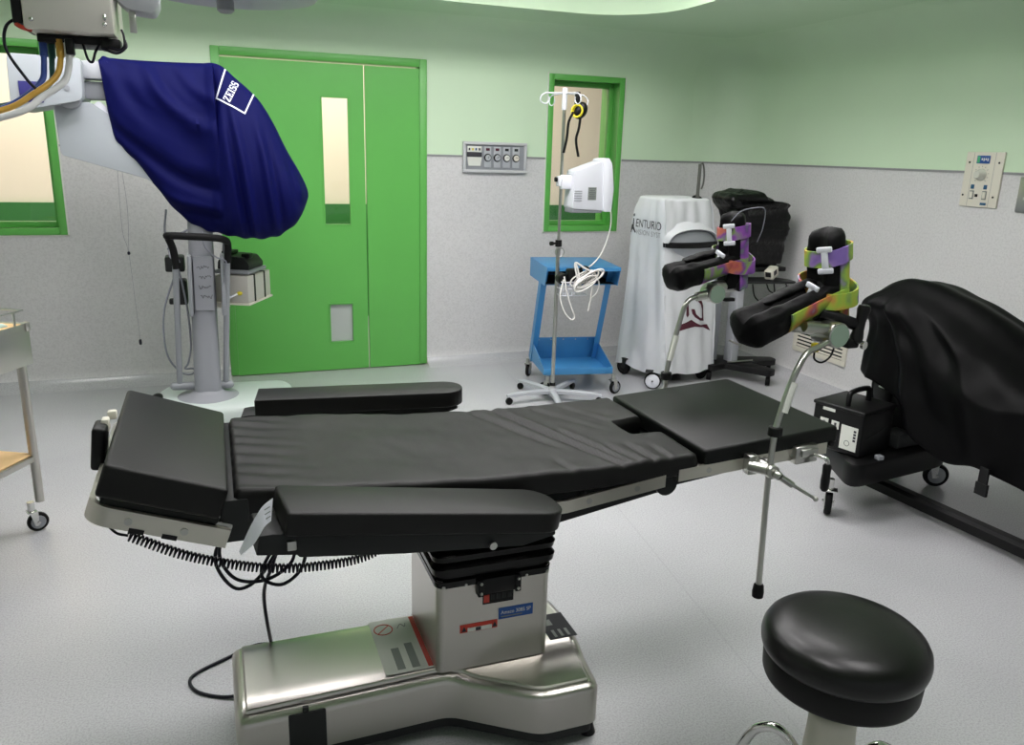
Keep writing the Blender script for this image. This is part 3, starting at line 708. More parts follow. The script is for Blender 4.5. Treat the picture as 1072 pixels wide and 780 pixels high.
b = MB(); b.box((.145, 1.88, .63), (.035, .025, .03), .004); b.build('cable_clip', 'blk', pc)
# ------------------------------------------------------------ stool
st_ = thing('stool', (1.27, 1.215, 0), 'round black padded swivel stool with a threaded spindle on a white hub', 'stool')
sx_, sy_ = 1.272, 1.218
b = MB(); b.lathe([(.150, .478), (.168, .478), (.176, .484), (.1795, .496), (.1805, .508), (.178, .522), (.171, .535), (.158, .546), (.135, .555), (.10, .561), (.05, .564), (0.001, .565)], (sx_, sy_, 0), n=72); b.build('seat_cushion', 'seat', st_, 50)
b = MB(); b.lathe([(.02, .412), (.155, .412), (.166, .417), (.169, .425), (.1715, .470), (.169, .4795), (.15, .48)], (sx_, sy_, 0), n=72); b.build('seat_rim', 'seatrim', st_, 50)
b = MB(); pr = [(.012, .30)]
z = .30
while z < .412: pr += [(.0125, z), (.0165, z+.004), (.0125, z+.008)]; z += .008
b.lathe(pr, (sx_, sy_, 0), n=20); b.build('spindle', 'chrome', st_, 20)
b = MB(); b.lathe([(.02, .10), (.060, .10), (.058, .2), (.052, .31), (.047, .322), (.040, .328), (.018, .330)], (sx_, sy_, 0), n=36); b.build('hub', 'offwhite', st_, 40)
for k in range(5):
    a = math.radians(200+72*k); d = V(math.cos(a), math.sin(a), 0); o = V(sx_, sy_, 0); s = V(-d.y, d.x, 0)
    b = MB(); b.tube([o+d*.045+V(0, 0, .16), o+d*.10+V(0, 0, .218), o+d*.14+V(0, 0, .222), o+d*.18+V(0, 0, .18), o+d*.225+V(0, 0, .05)], .0125, 12, 8); lg = b.build('leg', 'chrome', st_, 60)
    b = MB(); b.lathe([(.016, .0), (.018, .01), (.013, .06)], o+d*.228, n=16); b.build('foot_cap', 'blkrub', lg)
# ------------------------------------------------------------ steel trolley at the side
e1 = V(.46, .888, 0); e2 = V(-.888, .46, 0)      # along the visible side (away from camera), and away to the side
ct = thing('instrument_trolley', (-.76, 3.49, 0), 'stainless steel trolley on castors with a tan top, beside the table head', 'trolley')
k0 = V(-.698, 3.50, 0); Lc, Wc = .78, .5
def cp_(u, v, z): return k0-e1*u+e2*v+V(0, 0, z)
RM = Matrix((e1, e2, V(0, 0, 1))).transposed()
b = MB()
def slab_(u0, u1, v0, v1, z0, z1, bev=.003): 
    c = (cp_(u0, v0, z0)+cp_(u1, v1, z1))/2; return b.box(c, (abs(u1-u0), abs(v1-v0), abs(z1-z0)), bev, 2, rot=RM)
slab_(0, Lc, 0, .004, .70, .862); slab_(0, .004, 0, Wc, .70, .862); slab_(Lc-.004, Lc, 0, Wc, .70, .862); slab_(0, Lc, Wc-.004, Wc, .70, .862); slab_(0, Lc, 0, Wc, .835, .842, .002)
slab_(-.004, .02, -.004, .02, .83, .866)
b.build('apron', 'steel', ct)
b = MB(); slab_(.012, Lc-.012, .012, Wc-.012, .842, .858); b.build('top_mat', 'wood', ct)
b = MB(); slab_(.02, Lc-.02, .02, Wc-.02, .30, .325); b.build('lower_shelf', 'steel', ct)
b = MB(); slab_(.03, Lc-.03, .03, Wc-.03, .325, .332); b.build('shelf_mat', 'wood', ct)
b = MB(); b.tube([cp_(.01, .01, .912), cp_(Lc-.01, .01, .912), cp_(Lc-.01, Wc-.01, .912), cp_(.01, Wc-.01, .912)], .004, 8, closed=True, smooth=False)
for u, v in ((.06, .01), (Lc-.06, .01), (.06, Wc-.01), (Lc-.06, Wc-.01)): b.cyl(cp_(u, v, .85), cp_(u, v, .912), .0045, n=10)
b.build('guard_rail', 'satin', ct)
for u, v in ((.03, .03), (Lc-.03, .03), (.03, Wc-.03), (Lc-.03, Wc-.03)):
    b = MB(); b.cyl(cp_(u, v, .125), cp_(u, v, .72), .0175, n=20); b.build('leg', 'steel', ct)
    p = cp_(u, v, 0); caster(ct, (p.x-.015, p.y-.01, 0), .04, .02, .4, 'blkrub', 'mgrey', 'chrome', .13)
# folded cloth on the trolley top
gc = bmesh.new(); N = 22; gv = []
for i in range(N+1):
    row = []
    for j in range(N+1):
        u, v = i/N, j/N; p = cp_(.07+.26*u, .03+.22*v, 0)
        e = min(u, 1-u, v, 1-v); h = .10*sm(0, .25, e)*(1+.35*noise.noise((u*4, v*4, 2)))+.012*abs(noise.noise((u*9, v*8, 7)))
        row.append(gc.verts.new((p.x+.01*noise.noise((u*5, v*5, 9)), p.y+.01*noise.noise((u*5, v*5, 19)), .861+h)))
    gv.append(row)
for i in range(N):
    for j in range(N): gc.faces.new((gv[i][j], gv[i+1][j], gv[i+1][j+1], gv[i][j+1]))
ring_ = [gv[i][0] for i in range(N+1)]+[gv[N][j] for j in range(1, N+1)]+[gv[i][N] for i in range(N-1, -1, -1)]+[gv[0][j] for j in range(N-1, 0, -1)]
bt = [gc.verts.new((v.co.x, v.co.y, .859)) for v in ring_]
for i in range(len(bt)): gc.faces.new((ring_[i], ring_[(i+1) % len(bt)], bt[(i+1) % len(bt)], bt[i]))
gc.faces.new(bt); bmesh.ops.recalc_face_normals(gc, faces=gc.faces)
tag(finish(gc, 'folded_cloth', 'clothgreen', None, 80), 'pale green folded cloth lying on the steel trolley top', 'cloth')

# ------------------------------------------------------------ surgical microscope
mi = thing('surgical_microscope', (-.08, 4.75, 0), 'grey floor-stand surgical microscope standing before the green door', 'microscope')
b = MB(); pl = roundpoly([(-.40, 4.52), (.38, 4.50), (.40, 5.02), (-.36, 5.06)], .13, 6)
b.rings([[(x, y, z) for x, y in inset(pl, d)] for d, z in ((.03, .035), (0, .05), (0, .105), (.012, .13), (.04, .148), (.09, .152))]); b.build('base', 'scopebase', mi, 35)
b = MB(); b.lathe([(.02, .14), (.17, .149), (.165, .154), (.10, .172), (.072, .195), (.068, .21)], (-.09, 4.75, 0), n=40); b.build('column_collar', 'scoped', mi)
b = MB(); b.ball((-.365, 4.76, .10), (.05, .17, .065), 20, 12); b.build('bumper', 'blkrub', mi)
for x, y in ((-.30, 4.6), (.3, 4.6), (-.28, 4.98), (.3, 4.96)):
    b = MB(); b.cyl((x-.014, y, .03), (x+.014, y, .03), .03, n=20, bev=.004); b.box((x, y, .052), (.02, .03, .02), .003); b.build('caster', 'blkrub', mi)
b = MB()
def cr_(z, w): x = lerp(-.09, -.068, (z-.15)/1.0); return [(x+a, 4.75+c, z) for a, c in rrect(w, w, w*.36, 6)]
b.rings([cr_(z, lerp(.145, .125, (z-.15)/1.1)) for z in (.15, .5, .9, 1.15, 1.50)]); b.build('column', 'scoped', mi, 50)
b = MB(); 
for x0, x1 in ((-.158, -.128), (.012, .04)): b.box(((x0+x1)/2+.004, 4.70, .80), (.022, .14, .33), .008, 2, rot=Matrix.Rotation(.03, 3, 'Y'))
b.build('side_plates', 'mgrey', mi)
b = MB(); b.box((-.070, 4.676, .81), (.10, .006, .30), .002, 1, rot=Matrix.Rotation(.025, 3, 'Y')); pn = b.build('note_panel', 'scoped', mi)
b = MB(); random.seed(3)
for r_ in range(4):
    zz = .90-.055*r_; x = -.105+random.uniform(0, .015); pts = []
    for k in range(16): pts.append((x+.0042*k, 4.6725, zz+random.uniform(-.011, .011)))
    b.tube(pts, .0012, 5, 2)
b.build('pen_note', 'ink', pn)
b = MB(); b.tube([(-.268, 4.76, .215), (.03, 4.75, .208)], .024, 14, smooth=False); b.ball((-.268, 4.76, .215), .0235, 14, 8); b.ball((.03, 4.75, .208), .0235, 14, 8); b.build('foot_bar', 'mgrey', mi)
for p0, p1 in (((-.238, 4.76, .22), (-.203, 4.63, .95)), ((.010, 4.75, .215), (.058, 4.62, .955))):
    b = MB(); b.cyl(p0, p1, .0165, n=18); b.build('handle_post', 'mgrey', mi)
b = MB(); b.tube([(-.200, 4.63, .90), (-.208, 4.63, 1.0), (-.228, 4.62, 1.066), (-.222, 4.57, 1.082), (-.12, 4.54, 1.080), (-.02, 4.54, 1.074), (.045, 4.57, 1.06), (.066, 4.61, 1.03), (.060, 4.62, .93)], lambda t: .019, 14, 8); b.build('push_handle', 'blkrub', mi, 70)
b = MB(); b.box((-.215, 4.86, .90), (.10, .12, .085), .01); b.box((-.19, 4.86, .74), (.06, .1, .14), .012); b.box((-.235, 4.83, .69), (.05, .05, .03), .008); b.build('rear_module', 'dgrey', mi)
b = MB(); b.tube([(-.06, 4.62, 1.10), (-.05, 4.60, 1.02), (.0, 4.60, .965), (.05, 4.60, .94), (.045, 4.61, .88), (.035, 4.63, .82)], .004, 8); b.tube([(-.24, 4.75, .99), (-.20, 4.70, 1.06), (-.13, 4.70, 1.10)], .006, 8); b.torus((.055, 4.70, .98), (1, .2, 0), .055, .006); b.torus((-.225, 4.70, 1.0), (1, .2, 0), .05, .006); b.build('handle_cables', 'gcord', mi, 70)
rs = Matrix.Rotation(math.radians(-26), 3, 'Z')
b = MB(); b.box((.142, 4.93, .672), (.215, .335, .012), .003, rot=rs); b.box((-.0, 4.80, .672), (.12, .10, .02), .003); b.build('equipment_shelf', 'offwhite', mi)
# arm head
b = MB(); pl = roundpoly([(-.868, 1.695), (-.84, 1.675), (-.56, 1.735), (-.545, 1.93), (-.86, 1.935)], .025, 4)
XZ = Matrix(((1, 0, 0, 0), (0, 0, -1, 0), (0, 1, 0, 0), (0, 0, 0, 1)))
def XZm(y): return Matrix.Translation((0, y, 0)) @ XZ
b.prism(pl, .34, XZm(4.93), .012, 3); hd = b.build('arm_housing', 'scope', mi)
b = MB(); b.box((-.495, 4.74, 1.885), (.13, .15, .085), .01); b.build('upper_link', 'lgrey', mi)
b = MB(); b.box((-.49, 4.755, 1.79), (.14, .12, .085), .01); b.build('lower_link', 'mgrey', mi)
b = MB(); b.prism(roundpoly([(-.70, 1.71), (-.54, 1.735), (-.43, 1.66), (-.10, 1.46), (-.02, 1.30), (-.14, 1.26), (-.31, 1.365), (-.69, 1.475)], .02, 4), .16, XZm(4.83), .012, 3); b.build('balance_arm', 'scope', mi)
b = MB(); b.cyl((-.62, 4.61, 1.745), (-.62, 4.86, 1.745), .05, n=28, bev=.006); b.cyl((-.05, 4.66, 1.38), (-.05, 4.84, 1.38), .075, n=28); b.cyl((-.62, 4.60, 1.79), (-.62, 4.585, 1.79), .012); b.build('arm_pivot', 'mgrey', mi)
b = MB(); b.box((-.775, 4.587, 1.765), (.098, .004, .095), .001); lg = b.build('emblem_square', 'emblem', hd)
b = MB(); b.prism(roundpoly([(-.47, 1.60), (-.44, 1.69), (-.50, 1.745), (-.54, 1.70), (-.53, 1.64)], .02), .05, XZm(4.73), .01); b.build('arm_grip', 'white', mi)
# optics head hidden under the cover
b = MB(); b.box((.16, 4.74, 1.60), (.16, .10, .26), .04, 4); b.box((.22, 4.72, 1.36), (.18, .12, .28), .04, 4); b.build('optics_head', 'scope', mi)
# cable looping down beside the column
b = MB(); b.tube([(-.235, 4.80, 1.20), (-.25, 4.80, 1.08), (-.225, 4.80, .97), (-.20, 4.8, .88), (-.235, 4.80, .80), (-.285, 4.80, .66), (-.302, 4.8, .52), (-.29, 4.80, .38), (-.235, 4.8, .29), (-.185, 4.8, .268), (-.155, 4.8, .282), (-.165, 4.8, .302), (-.205, 4.8, .304), (-.185, 4.8, .34), (-.165, 4.8, .44), (-.165, 4.8, .60), (-.18, 4.8, .76), (-.20, 4.8, .88), (-.222, 4.8, .92), (-.205, 4.8, .95), (-.19, 4.8, .91)], .0055, 8, 7); b.build('cable_loop', 'gcord', mi, 80)

# device and pedal carried on the microscope's shelf
bx = thing('strapped_equipment_box', (.142, 4.93, .678), 'light grey equipment box tied with black straps behind the microscope column', 'box')
b = MB(); b.box((.142, 4.93, .755), (.20, .32, .152), .006, rot=rs); bo = b.build('box_body', 'boxgrey', bx)
for k in (-.07, .07):
    b = MB(); c = V(.142, 4.93, .7555)+rs @ V(0, k, 0); d = (.226, .016, .158)
    b.box(c+rs @ V(0, 0, .0775), (.206, .016, .003), rot=rs); b.box(c+rs @ V(.1015, 0, 0), (.003, .016, .156), rot=rs); b.box(c+rs @ V(-.1015, 0, 0), (.003, .016, .156), rot=rs); b.build('strap', 'blk', bx)
b = MB(); c = V(.142, 4.93, .755)+rs @ V(.05, -.166, -.02); b.cyl(c+V(-.06, -.02, -.02), c+V(-.012, -.006, -.002), .006, n=10); pl_ = b.build('plug', 'white', bx)
b = MB(); b.ball(c, (.016, .012, .012), 12, 8); b.build('plug_cap', 'yellow', pl_)
pd = thing('foot_pedal', (.12, 4.93, .84), 'black foot pedal lying on the strapped grey box', 'foot pedal')
b = MB(); b.prism(roundpoly([(-.095, .0), (.09, .0), (.095, .03), (.06, .072), (-.05, .080), (-.09, .05)], .012), .2, Matrix.Translation((.135, 4.93, .858)) @ rs.to_4x4() @ Matrix.Translation((0, .1, 0)) @ XZ, .008, 2); b.build('pedal_body', 'dgrey', pd)
b = MB(); b.box((.135, 4.93, .849), (.20, .26, .022), .006, rot=rs); b.build('pedal_base', 'mgrey', pd)
b = MB(); b.box(V(.135, 4.93, .945)+rs @ V(.06, -.04, -.01), (.05, .06, .03), .008, rot=rs); b.box(V(.135, 4.93, .95)+rs @ V(-.06, 0, -.002), (.06, .10, .02), .006, rot=rs); b.build('pedal_switch', 'blk', pd)

# ------------------------------------------------------------ blue cover over the microscope
XT = [(-.478, 1.936), (-.462, 1.955), (-.43, 1.948), (-.2, 1.947), (.0, 1.951), (.055, 1.953), (.10, 1.935), (.15, 1.89), (.22, 1.83), (.28, 1.765), (.34, 1.66), (.40, 1.53), (.46, 1.42), (.495, 1.35), (.508, 1.315)]
XB = [(-.478, 1.925), (-.465, 1.74), (-.445, 1.57), (-.41, 1.515), (-.36, 1.455), (-.29, 1.355), (-.22, 1.25), (-.14, 1.155), (-.05, 1.10), (.08, 1.07), (.2, 1.055), (.30, 1.06), (.38, 1.095), (.44, 1.15), (.48, 1.21), (.508, 1.275)]
YF = [(-.478, 4.66), (-.40, 4.63), (-.1, 4.61), (.0, 4.595), (.045, 4.55), (.10, 4.50), (.2, 4.485), (.35, 4.50), (.45, 4.56), (.508, 4.68)]
YB = [(-.478, 4.76), (-.3, 4.85), (.0, 4.88), (.25, 4.90), (.4, 4.86), (.508, 4.74)]
b = MB(); rg = []; NX = 150; NT = 96
for i in range(NX+1):
    x = -.478+.986*i/NX; zt, zb = sinterp(XT, x), sinterp(XB, x); yf, yb = interp(YF, x), interp(YB, x)
    yf = sinterp(YF, x); yb = sinterp(YB, x); h = max(.01, zt-zb); ring = []
    for j in range(NT):
        a = 2*PI*j/NT; ca, sa = math.cos(a), math.sin(a)
        v = .5+.5*math.copysign(abs(sa)**.62, sa)            # 0 bottom, 1 top
        sidew = abs(ca)**.55
        ym = (yf+yb)/2; hw = (yb-yf)/2
        front_ = ca < 0
        low = 1-v
        taper = lerp(1, .72, sm(.75, 1.0, v)) if x < .05 else lerp(1.0, .55, sm(.45, 1.0, v))
        y = ym+math.copysign(sidew, ca)*hw*taper
        z = zb+v*h
        fade = sidew
        if x < .06:      # swags hanging from the arm end towards the column
            s = math.hypot((x-.10)*1.05, (z-2.02)*1.0); q = s*34+2.0*noise.noise((x*2.5, z*2.5, 1))
            amp = .021*sm(.15, .40, s)*(1-sm(.03, .06, x))*sm(.0, .1, low)
            dsp = amp*(math.sin(q)+.4*math.sin(q*2.3+1))
        else:            # long folds falling from the ridge
            u = (x-.06)/.44; ap = u*(1-.0*v); fx = .06+ (x-.06)/max(.25, 1.0-.35*v)
            q = (x-.10+ .10*v)*62+1.2*noise.noise((x*4, z*2.2, 4))
            amp = .019*sm(.05, .5, low)*sm(.06, .12, x)
            dsp = amp*(math.sin(q)+.5*math.sin(q*1.7+2))
        crease = -.012*math.exp(-((x-.052)/.016)**2)*sm(.0, .2, low)
        dsp += .006*noise.noise((x*9, z*9, y*3))
        if front_: y -= (dsp+crease)*fade*(h/.9 if h < .9 else 1)
        else: y += dsp*fade*.8
        if v < .02: z += .004*math.sin(x*70)
        ring.append((x, y, z))
    rg.append(ring)
b.rings(rg)
cv = b.build('microscope_cover', 'navy', None, 75, loc=(.05, 4.7, 1.05))
tag(cv, 'navy blue fabric cover with white lettering draped over the microscope head', 'cover')
bm = bmesh.new(); bm.from_mesh(cv.data); bmesh.ops.translate(bm, vec=ORG[cv.name], verts=bm.verts); bvh = BVHTree.FromBMesh(bm); bm.free()
# square outline and lettering sewn on its shoulder (plane coordinates: x, z)
A0, A1, A2, A3 = V(.072, 0, 1.815), V(.182, 0, 1.745), V(.265, 0, 1.845), V(.145, 0, 1.925)
def outline(P, wd, n=24):
    bm = bmesh.new(); k = len(P)
    for i in range(k-0):
        a, c = P[i], P[(i+1) % k]; t = (c-a).normalized(); s = V(-t.z, 0, t.x)*wd/2; a2, c2 = a-t*wd/2, c+t*wd/2
        prev = None
        for j in range(n+1):
            p = a2.lerp(c2, j/n); cur = (bm.verts.new(p+s), bm.verts.new(p-s))
            if prev: bm.faces.new((prev[0], prev[1], cur[1], cur[0]))
            prev = cur
    return bm
A0, A1, A2, A3 = V(.060, 0, 1.775), V(.190, 0, 1.705), V(.258, 0, 1.835), V(.118, 0, 1.945)
decal(outline([A0, A1, A2, A3], .0075), 'sewn_outline', 'print', cv, bvh, (0, 1, 0), .003)
def R_(x0, y0, x1, y1): return [(x0, y0), (x1, y0), (x1, y1), (x0, y1)]
GL = {'Z': ([R_(0, .86, .7, 1), R_(0, 0, .7, .14), [(.0, .14), (.24, .14), (.7, .86), (.46, .86)], R_(0, .68, .09, .86), R_(.61, .14, .7, .32)], .82),
      'E': ([R_(0, 0, .14, .1), R_(.1, 0, .32, 1), R_(0, .9, .14, 1), R_(.32, .88, .68, 1), R_(.32, 0, .7, .12), R_(.32, .45, .5, .56), R_(.59, .72, .68, .88), R_(.6, .12, .7, .3), R_(.45, .36, .52, .66)], .82),
      'I': ([R_(.1, 0, .32, 1), R_(0, 0, .42, .1), R_(0, .9, .42, 1)], .54),
      'S': ([R_(.1, .88, .58, 1), R_(.0, .56, .2, .9), R_(.08, .44, .56, .6), R_(.42, .1, .64, .5), R_(.06, 0, .55, .12), R_(.0, .06, .09, .34), R_(.53, .68, .61, .96)], .76)}
o_, PP = 0, []
for ch in 'ZEISS':
    g, wdt = GL[ch]
    PP += [[(o_+x, y) for x, y in q] for q in g]; o_ += wdt
tot = o_-.1
Z0 = V(.121, 0, 1.756); Z1 = V(.172, 0, 1.848); tx_ = (Z1-Z0); k = tx_.length/tot; tx_.normalize(); tu = V(-tx_.z, 0, tx_.x)
bm = bmesh.new()
for q in PP:
    n = 4; (xa, ya), (xb, yb_), (xc, ycc), (xd, yd) = q
    g = [[None]*(n+1) for _ in range(n+1)]
    for i in range(n+1):
        for j in range(n+1):
            u, w_ = i/n, j/n; x = lerp(lerp(xa, xb, u), lerp(xd, xc, u), w_); y = lerp(lerp(ya, yb_, u), lerp(yd, ycc, u), w_)
            g[i][j] = bm.verts.new(Z0+tx_*(x*k)+tu*(y*.037))
    for i in range(n):
        for j in range(n): bm.faces.new((g[i][j], g[i+1][j], g[i+1][j+1], g[i][j+1]))
decal(bm, 'sewn_lettering', 'print', cv, bvh, (0, 1, 0), .003)
# thread with two small weights hanging from the arm
th_ = thing('weighted_thread', (-.47, 5.0, .43), 'thin thread with two small dark weights hanging below the microscope arm', 'thread')
b = MB(); b.tube([(-.452, 4.79, 1.46), (-.46, 4.80, 1.1), (-.44, 4.81, .96), (-.43, 4.82, .62), (-.425, 4.82, .47)], .0011, 5); b.tube([(-.435, 4.79, 1.44), (-.425, 4.80, 1.2), (-.44, 4.81, .965)], .0011, 5); b.build('thread', 'gcord', th_, 80)
for z, h in ((.965, .02), (.47, .034)):
    b = MB(); x = -.44 if z > .9 else -.425
    b.lathe([(.002, h/2), (.007, h/2-.004), (.008, 0), (.007, -h/2+.004), (.002, -h/2)], (x, 4.81, z), n=14); b.build('weight', 'bcord', th_)

# ------------------------------------------------------------ ceiling supply unit with hoses, and the operating light
pu = thing('ceiling_supply_unit', (-.32, 2.66, 1.82), 'stainless ceiling supply box with blue, yellow and white hoses', 'supply unit')
b = MB(); b.box2((-.425, 2.52, 1.822), (-.213, 2.82, 2.12), .008); b.box2((-.40, 2.56, 2.12), (-.25, 2.76, 2.16), .004); bd = b.build('supply_box', 'steelbox', pu)
b = MB(); b.cyl((-.32, 2.66, 2.12), (-.32, 2.66, 2.78), .055, n=28); b.build('drop_tube', 'lgrey', pu)
b = MB(); b.box2((-.452, 2.54, 1.835), (-.426, 2.80, 2.10), .006); b.build('side_panel', 'blk', pu)
b = MB(); b.box2((-.41, 2.60, 1.800), (-.235, 2.74, 1.822), .004); b.box((-.23, 2.60, 1.802), (.05, .05, .03), .005); b.box((-.33, 2.58, 1.79), (.02, .03, .04), .003); up_ = b.build('outlet_block', 'blk', pu)
for x, y in ((-.405, 2.518), (-.235, 2.518)):
    b = MB(); b.ball((x, y, 1.845), (.006, .004, .006), 10, 6); b.build('cap_nut', 'chrome', bd)
b = MB(); b.ball((-.233, 2.516, 1.862), (.005, .005, .009), 10, 6); b.build('cap_nut', 'chrome', bd)
for nm, m, x, y, pts, r in (('hose', 'hoseblue', -.400, 2.62, [(-.402, 2.61, 1.74), (-.408, 2.585, 1.70), (-.45, 2.56, 1.655), (-.52, 2.52, 1.615), (-.66, 2.47, 1.585)], .0075),
                            ('hose', 'hoseteal', -.385, 2.65, [(-.386, 2.63, 1.74), (-.390, 2.61, 1.70), (-.43, 2.59, 1.665), (-.50, 2.56, 1.632), (-.66, 2.52, 1.61)], .007),
                            ('hose', 'hoseyel', -.357, 2.60, [(-.357, 2.585, 1.755), (-.37, 2.56, 1.71), (-.42, 2.53, 1.665), (-.49, 2.50, 1.62), (-.66, 2.46, 1.575)], .0075),
                            ('hose', 'hosewhite', -.335, 2.59, [(-.335, 2.57, 1.75), (-.348, 2.545, 1.70), (-.40, 2.51, 1.655), (-.46, 2.47, 1.61), (-.66, 2.41, 1.55)], .0085)):
    b = MB(); b.tube([(x, y, 1.81), (x, y, 1.79)]+pts, r, 12, 8); b.cyl((x, y, 1.80), (x, y-.004, 1.765), r*1.35, n=14); lab(b.build(nm, m, pu, 70), {'hoseblue': 'blue hose', 'hoseteal': 'dark green hose', 'hoseyel': 'yellow hose', 'hosewhite': 'white hose'}[m])
b = MB(); b.tube([(-.44, 2.6, 1.86), (-.47, 2.56, 1.83), (-.47, 2.52, 1.77), (-.43, 2.5, 1.70), (-.41, 2.5, 1.675)], .004, 8); b.build('thin_cable', 'bcord', pu, 70)
b = MB(); b.tube([(-.30, 2.6, 1.80), (-.29, 2.58, 1.762), (-.278, 2.57, 1.755), (-.27, 2.58, 1.78), (-.262, 2.6, 1.80)], .0035, 8); b.build('thin_cable', 'bcord', pu, 70)
b = MB(); b.tube([(-.24, 2.58, 1.795), (-.21, 2.56, 1.788), (-.195, 2.56, 1.80), (-.195, 2.57, 1.825), (-.20, 2.58, 1.842)], .003, 8); b.tube([(-.25, 2.57, 1.79), (-.215, 2.55, 1.778), (-.19, 2.55, 1.795), (-.193, 2.57, 1.815)], .003, 8); b.build('thin_cable', 'bcord', pu, 70)
b = MB(); b.tube([(-.445, 2.55, 1.835), (-.43, 2.53, 1.826), (-.41, 2.54, 1.822)], .006, 8); b.build('red_lead', 'red', pu, 70)
ol = thing('surgical_light', (.09, 3.05, 2.0), 'round pale operating light with a hanging grip knob under the ceiling', 'surgical light')
ox, oy, oz = .095, 3.05, 2.0
b = MB(); b.lathe([(.06, .022), (.14, .018), (.24, .020), (.285, .026), (.298, .042), (.295, .065), (.26, .10), (.16, .13), (.05, .145)], (ox, oy, oz), n=56); b.build('light_head', 'lgrey', ol, 40)
b = MB(); b.lathe([(.001, -.036), (.018, -.034), (.027, -.026), (.028, 0), (.024, .012), (.027, .028)], (ox-.01, oy-.03, oz), n=24); b.build('grip_knob', 'mgrey', ol)
b = MB(); b.tube([(ox-.27, oy+.05, oz+.06), (ox-.31, oy+.04, oz+.06), (ox-.35, oy+.02, oz+.10), (ox-.33, oy, oz+.25), (ox-.05, oy, oz+.36), (ox, oy, oz+.40)], .026, 14, 8); b.cyl((ox, oy, oz+.13), (ox, oy, 2.78), .03, n=20); b.build('yoke', 'lgrey', ol, 60)
sb = MB(); sb.box((-.171, 2.6, 1.866), (.018, .006, .055), .001); sb.box((-.171, 2.6, 1.92), (.012, .012, .08)); 
# bracket arm beside the supply box
ba = thing('ceiling_bracket', (-.171, 2.62, 1.84), 'pale ceiling arm end with a short steel bracket beside the supply box', 'bracket')
sb.build('bracket_strip', 'satin', ba)
b = MB(); b.prism(roundpoly([(-.215, 1.925), (-.18, 1.895), (-.115, 1.89), (-.10, 1.915), (-.10, 1.97), (-.215, 1.97)], .015), .12, XZm(2.70), .01, 3); b.cyl((-.16, 2.64, 1.96), (-.16, 2.64, 2.78), .03, n=20); b.build('arm_end', 'lgrey', ba)
# ------------------------------------------------------------ drip pole
PX, PY = 2.0, 4.597
iv = thing('drip_pole', (PX, PY, 0), 'stainless drip pole on a five-legged base in front of the blue trolley', 'drip pole')
b = MB(); b.lathe([(.012, .03), (.03, .032), (.034, .05), (.03, .075), (.016, .09), (.014, .10)], (PX, PY, 0), n=24)
hb = b.build('base_hub', 'lgrey', iv)
for k in range(5):
    a = math.radians(184+72*k); d = V(math.cos(a), math.sin(a), 0); o = V(PX, PY, 0)
    b = MB(); s = V(-d.y, d.x, 0); rg = []
    for t, z, w_, h in ((.02, .062, .022, .03), (.15, .066, .019, .026), (.28, .064, .017, .022), (.32, .058, .014, .016)):
        c = o+d*t+V(0, 0, z); rg.append([c+s*x*w_+V(0, 0, y*h) for x, y in ((-1, -.5), (1, -.5), (1, .2), (.5, .5), (-.5, .5), (-1, .2))])
    b.rings(rg); lg = b.build('leg', 'lgrey', iv)
    c = o+d*.305
    b = MB(); b.cyl(c+s*-.011+V(0, 0, .022), c+s*.011+V(0, 0, .022), .022, n=20, bev=.003); b.cyl(c+V(0, 0, .03), c+V(0, 0, .055), .006, n=10); b.build('caster', 'blkrub', lg)
b = MB(); b.cyl((PX, PY, .06), (PX, PY, 1.03), .0125, n=18); b.cyl((PX, PY, 1.0), (PX, PY, 1.91), .0095, n=16); b.cyl((PX, PY, .09), (PX, PY, .115), .018, n=18); b.build('pole', 'satin', iv)
b = MB(); b.cyl((PX, PY, .098), (PX, PY, .118), .0185, n=18); b.cyl((PX, PY, .995), (PX, PY, 1.035), .0205, n=20); b.cyl((PX, PY, 1.016), (PX-.045, PY-.015, 1.016), .007, n=12); b.cyl((PX-.045, PY-.015, 1.016), (PX-.062, PY-.02, 1.016), .013, n=14); b.build('height_clamp', 'blk', iv)
b = MB(); b.torus((PX+.004, PY-.016, .962), (.2, 1, .1), .028, .004); b.build('steel_ring', 'satin', iv)
b = MB()
for a in (10, 100): 
    d = V(math.cos(math.radians(a)), math.sin(math.radians(a)), 0)
    b.tube([V(PX, PY, 1.89)-d*.13, V(PX, PY, 1.895), V(PX, PY, 1.89)+d*.13], .0045, 8)
    for s in (-1, 1):
        c = V(PX, PY, 1.86)+d*s*.135; b.tube([c+V(0, 0, .03)-d*s*.012, c+V(0, 0, .03), c+d*s*.03+V(0, 0, .01), c+d*s*.03-V(0, 0, .018), c-V(0, 0, .03), c-d*s*.024-V(0, 0, .012), c-d*s*.024+V(0, 0, .012)], .0035, 8)
b.cyl((PX, PY, 1.80), (PX, PY, 1.925), .016, n=18, bev=.004); b.build('hook_crown', 'white', iv, 60)
b = MB(); c = (2.085, 4.56)
for z in (.70, .742, .785): b.tube([(c[0]+x, c[1]+y, z) for x, y in rrect(.17, .11, .015, 3)], .0028, 6, closed=True, smooth=False)
for i in range(9):
    x = c[0]-.08+.16*i/8
    b.tube([(x, c[1]-.054, .785), (x, c[1]-.054, .70), (x, c[1]+.054, .70), (x, c[1]+.054, .785)], .002, 6, smooth=False)
b.build('wire_basket', 'white', iv)
